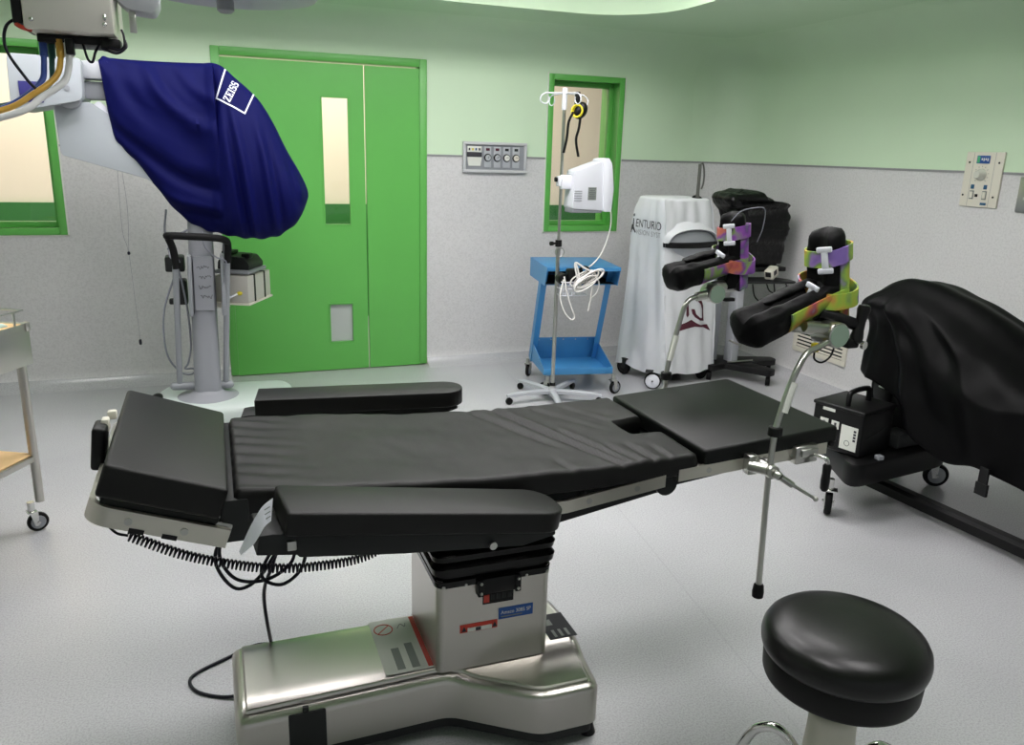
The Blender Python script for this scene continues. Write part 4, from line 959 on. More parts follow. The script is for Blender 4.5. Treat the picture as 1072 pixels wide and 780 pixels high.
# pouch on the hook
po = thing('strap_pouch', (2.06, 4.55, 1.6), 'black rolled pouch with yellow rings and straps dangling from the drip pole hooks', 'pouch')
b = MB(); b.ball((2.088, 4.56, 1.80), (.040, .045, .052), 20, 14, Matrix.Rotation(.5, 3, 'Y')); b.box((2.066, 4.56, 1.86), (.03, .03, .09), .008); b.build('pouch_body', 'blk', po)
b = MB(); b.torus((2.055, 4.535, 1.795), (-.7, -.6, .1), .034, .006); b.torus((2.062, 4.54, 1.792), (-.7, -.6, .1), .030, .005); b.build('yellow_ring', 'yellow', po)
def ribbon(b, pts, w, t=.002, ax=(1, 0, 0)):
    P = spline([Vector(p) for p in pts], 6); ax = Vector(ax); rg = []
    for p in P: rg.append([p-ax*w/2-V(0, t/2, 0), p+ax*w/2-V(0, t/2, 0), p+ax*w/2+V(0, t/2, 0), p-ax*w/2+V(0, t/2, 0)])
    b.rings(rg)
for pts in ([(2.035, 4.54, 1.79), (2.005, 4.535, 1.73), (1.995, 4.53, 1.64), (1.978, 4.53, 1.555)], [(2.085, 4.545, 1.78), (2.075, 4.54, 1.70), (2.06, 4.54, 1.63), (2.08, 4.54, 1.535)]):
    b = MB(); ribbon(b, pts, .016); b.build('strap', 'blk', po)
# unit clamped to the pole
mo = thing('pole_mounted_unit', (2.1, 4.56, 1.2), 'white plastic medical unit clamped on the drip pole before the window', 'medical unit')
b = MB(); b.prism(roundpoly([(2.036, 1.232), (2.05, 1.455), (2.225, 1.515), (2.245, 1.222)], .014, 4), .13, XZm(4.63), .012, 3); ub = b.build('unit_body', 'white', mo)
b = MB(); b.prism(roundpoly([(2.243, 1.215), (2.222, 1.525), (2.262, 1.535), (2.285, 1.50), (2.305, 1.35), (2.296, 1.215)], .012, 4), .15, XZm(4.64), .012, 3); b.build('unit_bezel', 'white', mo)
b = MB(); b.box((2.14, 4.565, 1.222), (.20, .12, .03), .006); b.build('unit_foot', 'mgrey', mo)
b = MB()
for k in range(5): b.box((2.072, 4.4985, 1.28+.014*k), (.05, .003, .004))
b.build('vent_slots', 'mgrey', ub)
b = MB(); b.box((2.165, 4.499, 1.322), (.055, .002, .075)); rl = b.build('rating_label', 'labelgrey', ub)
b = MB()
for k in range(6): b.box((2.165, 4.4975, 1.293+.0115*k), (.044 if k % 2 else .034, .001, .003))
b.build('label_print', 'ink', rl)
b = MB(); b.box((2.02, 4.57, 1.385), (.075, .05, .085), .012); b.box((1.975, 4.575, 1.39), (.02, .05, .06), .006); cb_ = b.build('pole_clamp', 'white', mo)
b = MB(); b.cyl((1.962, 4.575, 1.40), (1.95, 4.575, 1.40), .014, n=16); b.build('clamp_knob', 'blk', cb_)
b = MB(); b.tube([(2.29, 4.6, 1.25), (2.32, 4.6, 1.25), (2.345, 4.59, 1.20), (2.34, 4.58, 1.10), (2.29, 4.56, .97), (2.21, 4.55, .88), (2.14, 4.55, .86)], .0045, 8, 8); b.build('flex', 'cord', mo, 70)
# bundle of white cable hung at the pole
cbn = thing('cable_bundle', (2.1, 4.52, .6), 'bundle of coiled white cables spilling over the wire basket on the drip pole', 'cable bundle')
random.seed(11)
b = MB()
for k in range(9):
    a = .55+random.uniform(-.12, .12); L2_ = random.uniform(.075, .10); c = V(2.135+random.uniform(-.02, .03), 4.50-.006*k, .80+random.uniform(-.02, .02)); dx = V(math.cos(a), 0, math.sin(a)); dz = V(-math.sin(a), 0, math.cos(a)); w_ = random.uniform(.018, .03)
    b.tube([c-dx*L2_, c-dx*L2_*.6+dz*w_, c+dx*L2_*.6+dz*w_, c+dx*L2_, c+dx*L2_*.6-dz*w_, c-dx*L2_*.6-dz*w_], .0048, 7, 6, closed=True)
b.tube([(2.07, 4.49, .91), (2.09, 4.485, .86), (2.105, 4.48, .77), (2.09, 4.48, .80), (2.07, 4.49, .905), (2.13, 4.48, .875), (2.20, 4.48, .84), (2.21, 4.48, .82)], .006, 8)
b.build('coils', 'cord', cbn, 70)
b = MB(); b.tube([(2.01, 4.52, .80), (1.985, 4.50, .70), (2.01, 4.49, .61), (2.06, 4.49, .552), (2.085, 4.49, .57), (2.06, 4.49, .63), (2.03, 4.5, .72), (2.01, 4.51, .82)], .005, 8); b.tube([(2.19, 4.48, .82), (2.185, 4.475, .72), (2.175, 4.475, .64), (2.17, 4.475, .605)], .006, 8); b.tube([(2.20, 4.48, .83), (2.235, 4.48, .78), (2.225, 4.48, .72), (2.19, 4.48, .69)], .004, 8); b.build('hanging_ends', 'cord', cbn, 70)
b = MB(); b.cyl((2.02, 4.53, .80), (2.02, 4.60, .80), .035, n=22, bev=.006); b.box((2.09, 4.54, .825), (.10, .06, .08), .012); b.torus((2.14, 4.5, .85), (.3, 1, .2), .03, .009); b.build('power_adapter', 'blk', cbn)

# ------------------------------------------------------------ blue trolley
bt_ = thing('blue_trolley', (2.26, 4.905, 0), 'light blue two-tier metal trolley under the small window', 'trolley')
rb = Matrix.Rotation(math.radians(-9.5), 4, 'Z'); TB = Matrix.Translation((2.26, 4.905, 0)) @ rb
def tb(x, y, z): return TB @ Vector((x, y, z))
r3 = rb.to_3x3()
b = MB(); hw, hd = .235, .25
b.box(tb(0, 0, .135), (hw*2, hd*2-.06, .006), rot=r3)
b.box(tb(0, -hd+.028, .155), (hw*2, .004, .044), .001, rot=r3); b.box(tb(0, hd-.032, .21), (hw*2, .004, .155), .001, rot=r3)
for s in (-1, 1):
    mxs = TB @ Matrix(((0, 0, 1, s*hw-.002), (1, 0, 0, 0), (0, 1, 0, 0), (0, 0, 0, 1)))
    b.prism([(-hd+.027, .133), (hd-.031, .133), (hd-.031, .287), (-hd+.027, .177)], .004, mxs)
b.build('lower_tray', 'blue', bt_)
b = MB()
for k in range(5): b.cyl(tb(-.18+.09*k, hd-.036, .272), tb(-.18+.09*k, hd-.03, .272), .005, n=10)
b.build('tray_rivets', 'satin', bt_)
for s in (-1, 1):
    b = MB(); p0, p1 = tb(s*(hw+.004), .215, .135), tb(s*(hw+.004), -.075, .84); dd = (p1-p0).normalized(); sx3 = r3 @ V(1, 0, 0); sy3 = dd.cross(sx3)
    b.rings([[p+sx3*.003*a_+sy3*.034*c_ for a_, c_ in ((-1, -1), (1, -1), (1, 1), (-1, 1))] for p in (p0, p1)])
    b.rings([[p+sx3*(-.018*s+.018*a_)+sy3*(-.032+.002*c_) for a_, c_ in ((-1, -1), (1, -1), (1, 1), (-1, 1))] for p in (p0, p1)])
    b.build('upright', 'blue', bt_)
# upper box, open to the front
b = MB(); zt = .848
b.box(tb(0, .02, zt), (hw*2+.02, hd*2+.02, .004), .001, rot=r3); b.box(tb(0, hd+.026, zt-.0625), (hw*2+.02, .004, .125), .001, rot=r3); b.box(tb(0, .06, zt-.125), (hw*2+.016, hd*2-.09, .004), .001, rot=r3); b.box(tb(0, -hd+.010, zt-.010), (hw*2+.02, .004, .026), .001, rot=r3)
for s in (-1, 1):
    mxs = TB @ Matrix(((0, 0, 1, s*(hw+.009)-.002), (1, 0, 0, 0), (0, 1, 0, 0), (0, 0, 0, 1)))
    b.prism([(-hd+.008, zt), (hd+.028, zt), (hd+.028, zt-.125), (-hd+.06, zt-.125)], .004, mxs)
b.build('upper_box', 'blue', bt_)
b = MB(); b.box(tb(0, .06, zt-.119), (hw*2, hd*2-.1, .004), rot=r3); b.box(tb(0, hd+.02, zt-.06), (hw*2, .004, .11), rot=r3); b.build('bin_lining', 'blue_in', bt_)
for (x, y, hd_) in ((2.062, 5.184, .9), (1.995, 4.712, 2.2), (2.469, 4.622, .3), (2.505, 5.116, .6)): caster(bt_, (x, y, 0), .045, .022, hd_, 'blkrub', 'mgrey', 'satin', .135)

# ------------------------------------------------------------ white covered machine
wm = thing('covered_surgical_console', (3.05, 4.92, 0), 'tall medical console under a white fitted cover with dark and maroon print', 'console')
WS = [(.075, (2.885, 4.672), (3.345, 4.75), (3.285, 5.20), (2.715, 5.12)), (.16, (2.885, 4.672), (3.34, 4.75), (3.28, 5.20), (2.722, 5.12)), (.45, (2.862, 4.678), (3.315, 4.752), (3.27, 5.19), (2.745, 5.12)),
      (.80, (2.835, 4.688), (3.275, 4.756), (3.25, 5.18), (2.765, 5.12)), (1.05, (2.815, 4.695), (3.25, 4.76), (3.24, 5.17), (2.775, 5.12)), (1.18, (2.803, 4.70), (3.238, 4.765), (3.235, 5.16), (2.79, 5.12)), (1.26, (2.80, 4.71), (3.222, 4.775), (3.225, 5.15), (2.812, 5.11))]
def wcorner(i, z): return Vector((sinterp([(w_[0], w_[i+1][0]) for w_ in WS], z), sinterp([(w_[0], w_[i+1][1]) for w_ in WS], z), z))
b = MB(); rg = []; zs_ = [.075+1.185*i/60 for i in range(61)]
def wring(z, ins=0, lift=0):
    c = [wcorner(i, z) for i in range(4)]; cen = sum(c, Vector())/4; out = []
    for i in range(4):
        p, q = c[i], c[(i+1) % 4]; n = 26; nrm = Vector((q-p)).cross(V(0, 0, 1)).normalized()
        for k in range(n):
            t = k/n; r_ = .03; pt = p.lerp(q, t)
            e = min(t, 1-t)*(q-p).length; pt -= nrm*(r_*(1-sm(0, r_*1.6, e))*.45)
            zz = z
            wk = .35 if i == 3 and z > .9 else 1
            dsp = .016*wk*noise.noise((t*3+i*7, z*2.2, 1))+.005*math.sin(t*23+3*noise.noise((z*3, i, 2)))*(.3+.7*sm(.7, .1, z))+.009*wk*noise.noise((t*8+i*5, z*6, 4))*sm(.5, 1.2, z+.2*t)+.003*noise.noise((t*20+i*5, z*14, 9))
            if i in (0, 3): dsp += .0055*wk*math.sin((t*9+z*7)+2*noise.noise((t*3, z*3, 8)))
            pt += nrm*dsp
            if z < .08: zz += .012*math.sin(t*9+i*2)+.02*(i == 0)*sm(.3, .9, t)*0
            out.append(Vector((lerp(pt.x, cen.x, ins), lerp(pt.y, cen.y, ins), zz+lift)))
    return out
for z in zs_: rg.append(wring(z))
for ins, lift in ((.012, .010), (.04, .019), (.11, .024), (.35, .028), (.7, .030), (.97, .031)): rg.append(wring(1.26, ins, lift))
b.rings(rg, False, True); wc = b.build('white_cover', 'whitecloth', wm, 70)
bm = bmesh.new(); bm.from_mesh(wc.data); bmesh.ops.translate(bm, vec=ORG[wc.name], verts=bm.verts); wb = BVHTree.FromBMesh(bm); bm.free()
# print on the side that faces the blue trolley
def side_mx(t, z):
    a, c = wcorner(3, z), wcorner(0, z); d = (c-a).normalized(); o = a.lerp(c, t); n = d.cross(V(0, 0, 1)).normalized(); return frame_mx(o+n*.04, d, V(0, 0, 1)), -n
mx_, bd_ = side_mx(.53, 1.10); text('cover_lettering', 'ENTURIO', mx_, .31, 'ink', wc, .056, bvh=wb, bdir=bd_, off=.0025)
mx_, bd_ = side_mx(.53, 1.04); text('cover_lettering', 'VISION SYST', mx_, .30, 'trim', wc, .034, bvh=wb, bdir=bd_, off=.0025)
mx_, bd_ = side_mx(.07, 1.08)
FIG = [[(-.02, .075), (.006, .08), (.012, .062), (-.010, .058)], [(-.004, .05), (.01, .045), (.018, -.01), (.05, -.045), (.042, -.052), (.004, -.022), (-.002, .02)], [(-.03, -.055), (-.012, -.05), (.012, -.022), (.006, .0), (-.012, .008), (-.02, -.01), (-.008, -.012), (-.014, -.028)]]
bm = polys(FIG, mx_); bmesh.ops.subdivide_edges(bm, edges=bm.edges[:], cuts=2, use_grid_fill=True); decal(bm, 'cover_emblem', 'ink', wc, wb, bd_, .0025)
LG = [(2.971, .382), (2.996, .434), (3.073, .464), (3.121, .437), (3.164, .418), (3.235, .416), (3.266, .368), (3.196, .398), (3.114, .411), (3.039, .401)]
RG = [(3.115, .594), (3.155, .599), (3.18, .554), (3.199, .443), (3.155, .451), (3.107, .478), (3.079, .505), (3.066, .539), (3.096, .537), (3.115, .499), (3.153, .471), (3.176, .466), (3.173, .519), (3.153, .564)]
LG2 = [(3.02, .57), (3.036, .575), (3.05, .50), (3.036, .482), (3.024, .50)]
bm = polys([LG, RG, LG2], Matrix(((1, 0, 0, 0), (0, 0, -1, 4.5), (0, 1, 0, 0), (0, 0, 0, 1)))); bmesh.ops.subdivide_edges(bm, edges=bm.edges[:], cuts=3, use_grid_fill=True); decal(bm, 'cover_logo', 'maroon', wc, wb, (0, 1, 0), .0025)
# the gap in the cover where the machine's front pokes out
def lens(z, w_, dpt, n=18, xo=0):
    a, c = wcorner(0, z), wcorner(1, z); d = (c-a).normalized(); n_ = d.cross(V(0, 0, 1)).normalized(); o = a.lerp(c, .50+xo)
    return [o+d*(w_*math.cos(PI*k/n))+n_*(dpt*math.sin(PI*k/n)**.7-.03) for k in range(n+1)]
b = MB(); b.rings([lens(z, w_, d_) for z, w_, d_ in ((1.000, .215, .085), (1.025, .205, .08), (1.05, .185, .07), (1.068, .155, .058), (1.08, .12, .045), (1.088, .07, .03))]); tp_ = b.build('console_display_housing', 'mgrey', wm, 50)
b = MB(); b.rings([lens(z, w_, d_) for z, w_, d_ in ((.962, .21, .10), (.966, .222, .115), (.997, .222, .115), (1.001, .21, .10))]); b.build('console_handle_band', 'blk', wm, 50)
b = MB(); b.rings([lens(z, w_, d_) for z, w_, d_ in ((.885, .04, .045), (.905, .10, .065), (.93, .15, .08), (.963, .195, .09))]); b.build('console_tray', 'lgrey', wm, 50)
# arched hem over the opening
b = MB(); rg = []
for i in range(33):
    q = PI*i/32; cx_, sz_ = math.cos(q), math.sin(q); a, c = wcorner(0, 1.0), wcorner(1, 1.0); d = (c-a).normalized(); n_ = d.cross(V(0, 0, 1)).normalized(); o = V(lerp(a.x, c.x, .5), lerp(a.y, c.y, .5), 1.0)
    P_ = lambda r_, h_, out: o+d*(r_*cx_)+V(0, 0, h_*sz_**.8-.005)+n_*out+V(-.012*(h_*sz_)/.1, 0, 0)
    e_ = .35+.65*sz_**.5
    rg.append([P_(.232, .140, -.012), P_(.222, .108, .018*e_), P_(.216, .098, .046*e_), P_(.212, .092, .052*e_), P_(.209, .086, .044*e_), P_(.214, .088, -.02)])
b.rings(rg); b.build('cover_hem', 'whitecloth', wc, 70)
b = MB(); b.torus((3.10, 4.80, 1.283), (0, -.45, 1), .028, .009); b.lathe([(.001, 0), (.026, 0), (.026, .004)], (3.10, 4.80, 1.284), n=20); b.build('pole_sleeve', 'blk', wc)
b = MB(); b.cyl((3.10, 4.80, 1.27), (3.10, 4.80, 1.51), .0115, n=14); b.cyl((3.10, 4.80, 1.27), (3.10, 4.80, 1.31), .013, n=14); b.tube([(3.10, 4.80, 1.49), (3.105, 4.79, 1.515), (3.12, 4.79, 1.50), (3.132, 4.79, 1.44), (3.13, 4.79, 1.38), (3.118, 4.79, 1.345)], .006, 8); b.build('drip_hook_pole', 'poledark', wm)
b = MB(); b.box((3.03, 4.94, .10), (.40, .36, .05), .01, rot=.1); b.build('console_base', 'blk', wm)
for (x, y, h_, hm) in ((2.775, 4.655, -.6, 'white'), (2.765, 5.06, 1.9, 'blk'), (3.26, 4.80, .4, 'blk'), (3.24, 5.12, .4, 'blk')): caster(wm, (x, y, 0), .058, .03, h_, 'blkrub', hm, 'dgrey', .12, hr=.8 if hm == 'white' else .66)

# ------------------------------------------------------------ black covered machine in the corner
km = thing('covered_monitor_stand', (3.5, 4.85, 0), 'medical stand under a crumpled glossy black cover with a small tray, beside the white console', 'medical stand')
b = MB(); rg = []
KS = [(.84, 3.45, 3.83, 4.74, 4.97), (.95, 3.44, 3.835, 4.73, 4.98), (1.1, 3.42, 3.84, 4.73, 4.99), (1.2, 3.39, 3.83, 4.73, 4.99), (1.24, 3.34, 3.82, 4.72, 4.99), (1.262, 3.325, 3.74, 4.72, 4.98), (1.285, 3.31, 3.66, 4.72, 4.98), (1.32, 3.34, 3.62, 4.74, 4.96), (1.345, 3.43, 3.57, 4.80, 4.92)]
for i in range(71):
    z = .84+.505*i/70; x0, x1, y0, y1 = [sinterp([(k_[0], k_[q]) for k_ in KS], z) for q in (1, 2, 3, 4)]
    ring = []
    for x, y in rrect(x1-x0, y1-y0, min(.06, (x1-x0)*.3, (y1-y0)*.3), 12)[::1]:
        X, Y = (x0+x1)/2+x, (y0+y1)/2+y; q = noise.noise((X*9, Y*9, z*6)); rd = lambda a_: 1-2*abs(noise.noise(a_)); cr = sm(.9, 1.25, z); ring.append((X+.016*q, Y-(.016+.02*cr)*rd((X*12, z*13, 5))*(1 if y < 0 else -.4)-.010*math.sin(X*40+z*22+3*q), z+(.012+.016*cr)*noise.noise((X*14, Y*9, z*9))))
    rg.append(ring)
b.rings(rg); b.build('black_cover', 'blackbag', km, 60)
b = MB(); b.box((3.645, 4.80, .80), (.34, .22, .03), .006); b.box((3.63, 4.85, .84), (.3, .2, .06), .01); b.build('monitor_bracket', 'blk', km)
b = MB(); b.box((3.50, 4.80, .42), (.058, .10, .68), .008); b.build('column', 'lgrey', km)
b = MB(); b.box((3.37, 4.90, .45), (.10, .10, .70), .008); b.build('rear_post', 'mgrey', km)
b = MB(); b.prism(roundpoly([(3.44, 4.63), (3.82, 4.56), (3.84, 4.66), (3.80, 4.78), (3.46, 4.86)], .03), .016, Matrix.Translation((0, 0, .715)), .005); tr_ = b.build('tray', 'dgrey', km)
b = MB(); b.prism(roundpoly([(3.24, 4.86), (3.28, 4.70), (3.42, 4.74), (3.60, 4.47), (3.68, 4.50), (3.62, 4.72), (3.87, 4.74), (3.885, 4.83), (3.60, 4.92), (3.5, 4.99), (3.3, 4.97)], .03), .045, Matrix.Translation((0, 0, .075)), .012, 2); b.build('base_legs', 'blk', km)
for x, y in ((3.63, 4.52), (3.84, 4.79), (3.30, 4.76), (3.34, 4.92)):
    b = MB(); b.cyl((x-.012, y+.01, .034), (x+.012, y-.01, .034), .034, n=22, bev=.004); b.cyl((x, y, .05), (x, y, .085), .009, n=10); b.build('caster', 'blkrub', km)
b = MB(); b.tube([(3.55, 4.70, .70), (3.56, 4.68, .62), (3.60, 4.66, .58), (3.66, 4.64, .575), (3.70, 4.64, .62), (3.70, 4.66, .71)], .005, 8); b.tube([(3.62, 4.64, .712), (3.64, 4.62, .66), (3.70, 4.60, .645), (3.76, 4.60, .69), (3.765, 4.62, .715)], .005, 8); b.build('looped_cable', 'blk', km, 70)
b = MB(); b.cyl((3.52, 4.72, .25), (3.40, 4.70, .30), .007, n=10); b.cyl((3.44, 4.75, .125), (3.62, 4.70, .14), .006, n=10); b.build('foot_rod', 'satin', km)
hs = thing('handheld_unit', (3.66, 4.66, .73), 'small white handheld unit with a dark screen on the corner stand tray', 'handheld unit')
b = MB(); rr_ = Matrix.Rotation(.5, 3, 'Z') @ Matrix.Rotation(-.35, 3, 'Y'); b.box((3.66, 4.65, .785), (.10, .07, .075), .016, 3, rot=rr_); hsb = b.build('unit_body', 'offwhite', hs)
b = MB(); c = V(3.66, 4.65, .785); b.box(c+rr_ @ V(-.051, 0, .008), (.004, .04, .036), rot=rr_); b.box(c+rr_ @ V(-.015, -.036, .012), (.04, .004, .03), rot=rr_); b.build('screen', 'blk', hsb)
# ------------------------------------------------------------ leg stirrups clamped to the leg rails
def boot(root, heel, a, u, w, rain, Lc_=.30, Lu=.255, k=1.0):
    """heel joint, calf direction a, sole direction u, width direction w (towards the camera)"""
    heel, a, u, w = Vector(heel), Vector(a).normalized(), Vector(u).normalized(), Vector(w)
    w = (w-a*w.dot(a)).normalized(); n = a.cross(w);  n = n if n.dot(u) > 0 else -n        # n: up out of the trough
    # padded calf trough: thick soft lips with a groove between them, flaring to its end
    b = MB(); rg = []
    for i in range(31):
        t = i/30; c = heel+a*(Lc_*t)+n*(.058-.002*t)
        R = lerp(.050, .068, sm(.1, .9, t))*k*(1 if t < .93 else (1-((t-.93)/.07)**2*.42)); ring = []
        for j in range(48):
            q = 2*PI*j/48; x_, y_ = math.sin(q), -math.cos(q)
            X = math.copysign(abs(x_)**.72, x_)*R*.95; Y = math.copysign(abs(y_)**.9, y_)*R*(.92 if y_ < 0 else .66)
            if y_ > 0: Y -= R*.55*math.exp(-((x_-.08)/.20)**2)*sm(.02, .2, t)*(1-.3*t)
            Y += .006*noise.noise((t*6, x_*2.5, 3)); X += .005*noise.noise((t*7, y_*3, 8))
            ring.append(c+w*X+n*Y)
        rg.append(ring)
    b.rings(rg); cp = b.build('calf_trough', 'bootpad', root, 60)
    b = MB(); rg = []
    for i in range(17):
        t = i/16; c = heel+a*(.02+(Lc_*.62)*t)+n*(.088+.005*math.sin(t*3))-w*.024; hw = .022; hh = .010
        if i in (0, 16): hw *= .6; hh *= .5
        rg.append([c+w*(hw*math.cos(q))+n*(hh*math.sin(q)+.005*noise.noise((t*6, q, 1))) for q in [2*PI*j/18 for j in range(18)]])
    b.rings(rg); b.build('padding_flap', 'bootpad', root, 60)
    # coloured edge of the shell along the trough
    b = MB(); rg = []
    for i in range(13):
        t = i/12; c = heel+a*(-.03+(Lc_*.72)*t)+n*(.058); R = (lerp(.050, .068, sm(.1, .9, (-.03+Lc_*.72*t)/Lc_)))*k+.005
        rg.append([c+w*(R*math.sin(q)*.97)-n*(R*math.cos(q)*.95) for q in [.35+1.35*j/10 for j in range(11)]]+[c+w*((R-.006)*math.sin(q)*.97)-n*((R-.006)*math.cos(q)*.95) for q in [1.70-1.35*j/10 for j in range(11)]])
    b.rings(rg); b.build('trough_edge', rain, root, 60)
    # upright foot part
    b = MB(); rg = []
    for i in range(27):
        t = i/26; c = heel+u*(-.035+Lu*t+.035*t)+a*(.006)
        e = max(0, 1-max(0, (t-.84)/.16)**3)**(1/2.6); hw = lerp(.046, .050, t)*max(.16, e)*k; dp = lerp(.056, .040, t)*max(.2, e)*k
        ring = []
        for j in range(32):
            q = 2*PI*j/32; x_, y_ = math.copysign(abs(math.cos(q))**.7, math.cos(q)), math.copysign(abs(math.sin(q))**.7, math.sin(q))
            dent = -.020*math.exp(-(x_/.45)**2)*(1 if y_ > 0 else 0)*sm(0, .2, t)*max(.2, e)
            ring.append(c+w*(hw*x_)+a*(dp*y_+dent+.006*noise.noise((x_*3, t*7, 2))))
        rg.append(ring)
    b.rings(rg); up_ = b.build('foot_padding', 'bootpad', root, 60)
    # shell behind the sole
    b = MB(); rg = []
    for i in range(15):
        t = i/14; c = heel+u*(-.045+.20*t)+a*.0; hw = .053*k; dp = .060*k
        rg.append([c+w*(hw*math.cos(q))+a*(dp*math.sin(q)) for q in [-PI*.92+PI*.97*j/14 for j in range(15)]]+[c+w*((hw-.006)*math.cos(q))+a*((dp-.006)*math.sin(q)) for q in [PI*.05-PI*.97*j/14 for j in range(15)]])
    b.rings(rg); b.build('foot_shell', rain, root, 60)
    # straps with white buckles
    def strap(t0, hgt, tilt, R1, R2, name='foot_strap', bpos=2.0, tilt2=0):
        b = MB(); rg = []; c0 = heel+u*(t0*Lu); n_ = 44
        def at(q, dr): 
            x_, y_ = math.copysign(abs(math.cos(q))**.75, math.cos(q)), math.copysign(abs(math.sin(q))**.75, math.sin(q))
            return c0+w*((R1+dr)*x_)+a*((R2+dr)*y_)+u*(tilt*x_+tilt2*y_)
        for i in range(n_):
            q = 2*PI*i/n_; rg.append([at(q, .001)-u*hgt/2, at(q, .0055)-u*hgt/2, at(q, .0055)+u*hgt/2, at(q, .001)+u*hgt/2])
        b.rings(rg, loop=True); so = b.build(name, rain, root, 60)
        q = bpos; p = at(q, .009); tg_ = (at(q+.05, .009)-at(q-.05, .009)).normalized(); nn = tg_.cross(u).normalized(); nn = nn if nn.dot(p-c0) > 0 else -nn; uu = nn.cross(tg_)
        rm = Matrix((tg_, uu, nn)).transposed()
        bb = MB(); bb.box(p, (.018, hgt*1.25, .008), .003, rot=rm); bb.box(p+uu*hgt*.66, (.042, .016, .010), .004, rot=rm); bb.box(p-uu*hgt*.66, (.042, .016, .010), .004, rot=rm); bb.build('buckle', 'white', so)
    strap(.68, .044, .004, .054*k, .052*k, bpos=1.05)
    strap(.25, .044, -.024, .058*k, .080*k, 'ankle_strap', bpos=1.45, tilt2=.016)
    return cp
def rod(root, pts, foot=True):
    b = MB(); b.tube(pts, .0085, 14, 9); return b.build('support_rod', 'satin', root, 70)
# stirrup on the camera side
sr = thing('leg_stirrup', (1.36, 1.65, .37), 'leg stirrup with yellow-green rainbow straps on a long rod ending above the floor', 'leg stirrup')
rod(sr, [(1.378, 1.652, .385), (1.372, 1.652, .55), (1.366, 1.652, .72), (1.370, 1.652, .845), (1.376, 1.654, .875), (1.402, 1.656, .97), (1.432, 1.662, 1.03), (1.465, 1.675, 1.058), (1.51, 1.69, 1.066), (1.562, 1.705, 1.078)])
b = MB(); b.lathe([(.012, -.03), (.0155, -.028), (.0165, -.012), (.014, .008), (.011, .012)], (1.378, 1.652, .385), n=18); b.build('rod_foot', 'blkrub', sr)
b = MB(); b.cyl((1.370, 1.652, .84), (1.371, 1.652, .865), .019, n=20, bev=.002); b.build('rod_collar', 'blk', sr)
b = MB(); b.box((1.345, 1.706, .742), (.03, .03, .056), .004); b.cyl((1.366, 1.72, .742), (1.366, 1.63, .742), .019, n=20, bev=.003); b.cyl((1.335, 1.69, .742), (1.355, 1.64, .748), .016, n=18); b.cyl((1.385, 1.70, .748), (1.385, 1.672, .75), .012, n=14); b.cyl((1.366, 1.63, .742), (1.376, 1.615, .735), .012, n=14, bev=.002); b.cyl((1.376, 1.615, .735), (1.405, 1.60, .715), .0095, n=12); ck = b.build('rail_clamp', 'satin', sr)
b = MB(); b.cyl((1.405, 1.60, .715), (1.462, 1.575, .680), .0045, n=10); b.ball((1.464, 1.574, .679), .0075, 12, 8); b.build('clamp_lever', 'satin', ck)
b = MB(); b.tube([(1.388, 1.646, .905), (1.402, 1.648, .955), (1.412, 1.649, .985)], .0090, 10); b.build('rod_label', 'labelwhite', sr)
hx = V(1.583, 1.722, 1.092)
b = MB(); b.cyl(hx+V(-.004, .05, .0), hx+V(0, -.026, 0), .036, n=32, bev=.004); b.cyl(hx+V(-.10, .05, .022), hx+V(-.01, .035, .01), .022, n=20, bev=.004); b.cyl(hx+V(-.02, -.004, .016), hx+V(-.10, .0, .026), .014, n=16); jo = b.build('swivel_joint', 'satin', sr)
b = MB(); b.cyl(hx+V(0, -.0262, 0), hx+V(0, -.029, 0), .031, n=32); b.build('joint_cap', 'hgreen', jo)
b = MB(); b.cyl(hx+V(-.02, .04, .055), hx+V(.078, .0, .022), .017, n=18, bev=.003); b.box(hx+V(.06, -.005, -.028), (.04, .03, .026), .006); b.build('release_arm', 'blk', sr)
b = MB(); g0 = hx+V(.072, -.01, -.030); g1 = hx+V(.094, -.005, .080); ax_ = (g1-g0).normalized(); b.lathe([(.006, 0), (.017, .006), (.018, .02), (.0145, .04), (.0135, .065), (.016, .085), (.0185, .097), (.016, .108), (.006, .113)], g0, tuple(ax_), n=22); gr = b.build('release_grip', 'blk', sr)
b = MB(); b.cyl(g0+V(.012, -.016, 0), g0+V(.014, -.024, 0), .012, n=16); b.build('grip_bolt', 'chrome', gr)
b = MB(); b.box(hx+V(-.055, .0, -.035), (.018, .018, .026), .004); ty_ = b.build('lanyard_tag', 'yellow', sr)
b = MB(); b.tube([hx+V(-.055, 0, -.045), hx+V(-.052, 0, -.068), hx+V(-.03, -.005, -.078), hx+V(-.008, -.01, -.062), hx+V(0, -.012, -.035)], .0028, 8); b.build('lanyard', 'blk', ty_)
boot(sr, (1.625, 1.80, 1.145), (-.93, -.12, -.27), (-.10, .06, 1), (.15, -1, 0), 'rainA', .315, .232)
# stirrup on the far side
sl = thing('leg_stirrup', (1.45, 2.30, .70), 'leg stirrup with purple rainbow straps before the white covered console', 'leg stirrup')
rod(sl, [(1.455, 2.345, .52), (1.45, 2.345, .80), (1.452, 2.345, .83), (1.466, 2.35, .90), (1.49, 2.35, 1.0), (1.505, 2.352, 1.052), (1.525, 2.355, 1.077), (1.56, 2.36, 1.086), (1.61, 2.365, 1.088)])
b = MB(); b.cyl((1.450, 2.345, .80), (1.450, 2.345, .826), .019, n=20, bev=.002); b.build('rod_collar', 'blk', sl)
b = MB(); b.box((1.43, 2.272, .746), (.03, .03, .056), .004); b.cyl((1.45, 2.27, .746), (1.45, 2.365, .746), .019, n=20, bev=.003); b.build('rail_clamp', 'satin', sl)
b = MB(); b.tube([(1.459, 2.343, .868), (1.478, 2.342, .955)], .0090, 10); b.build('rod_label', 'labelwhite', sl)
hx = V(1.625, 2.36, 1.095)
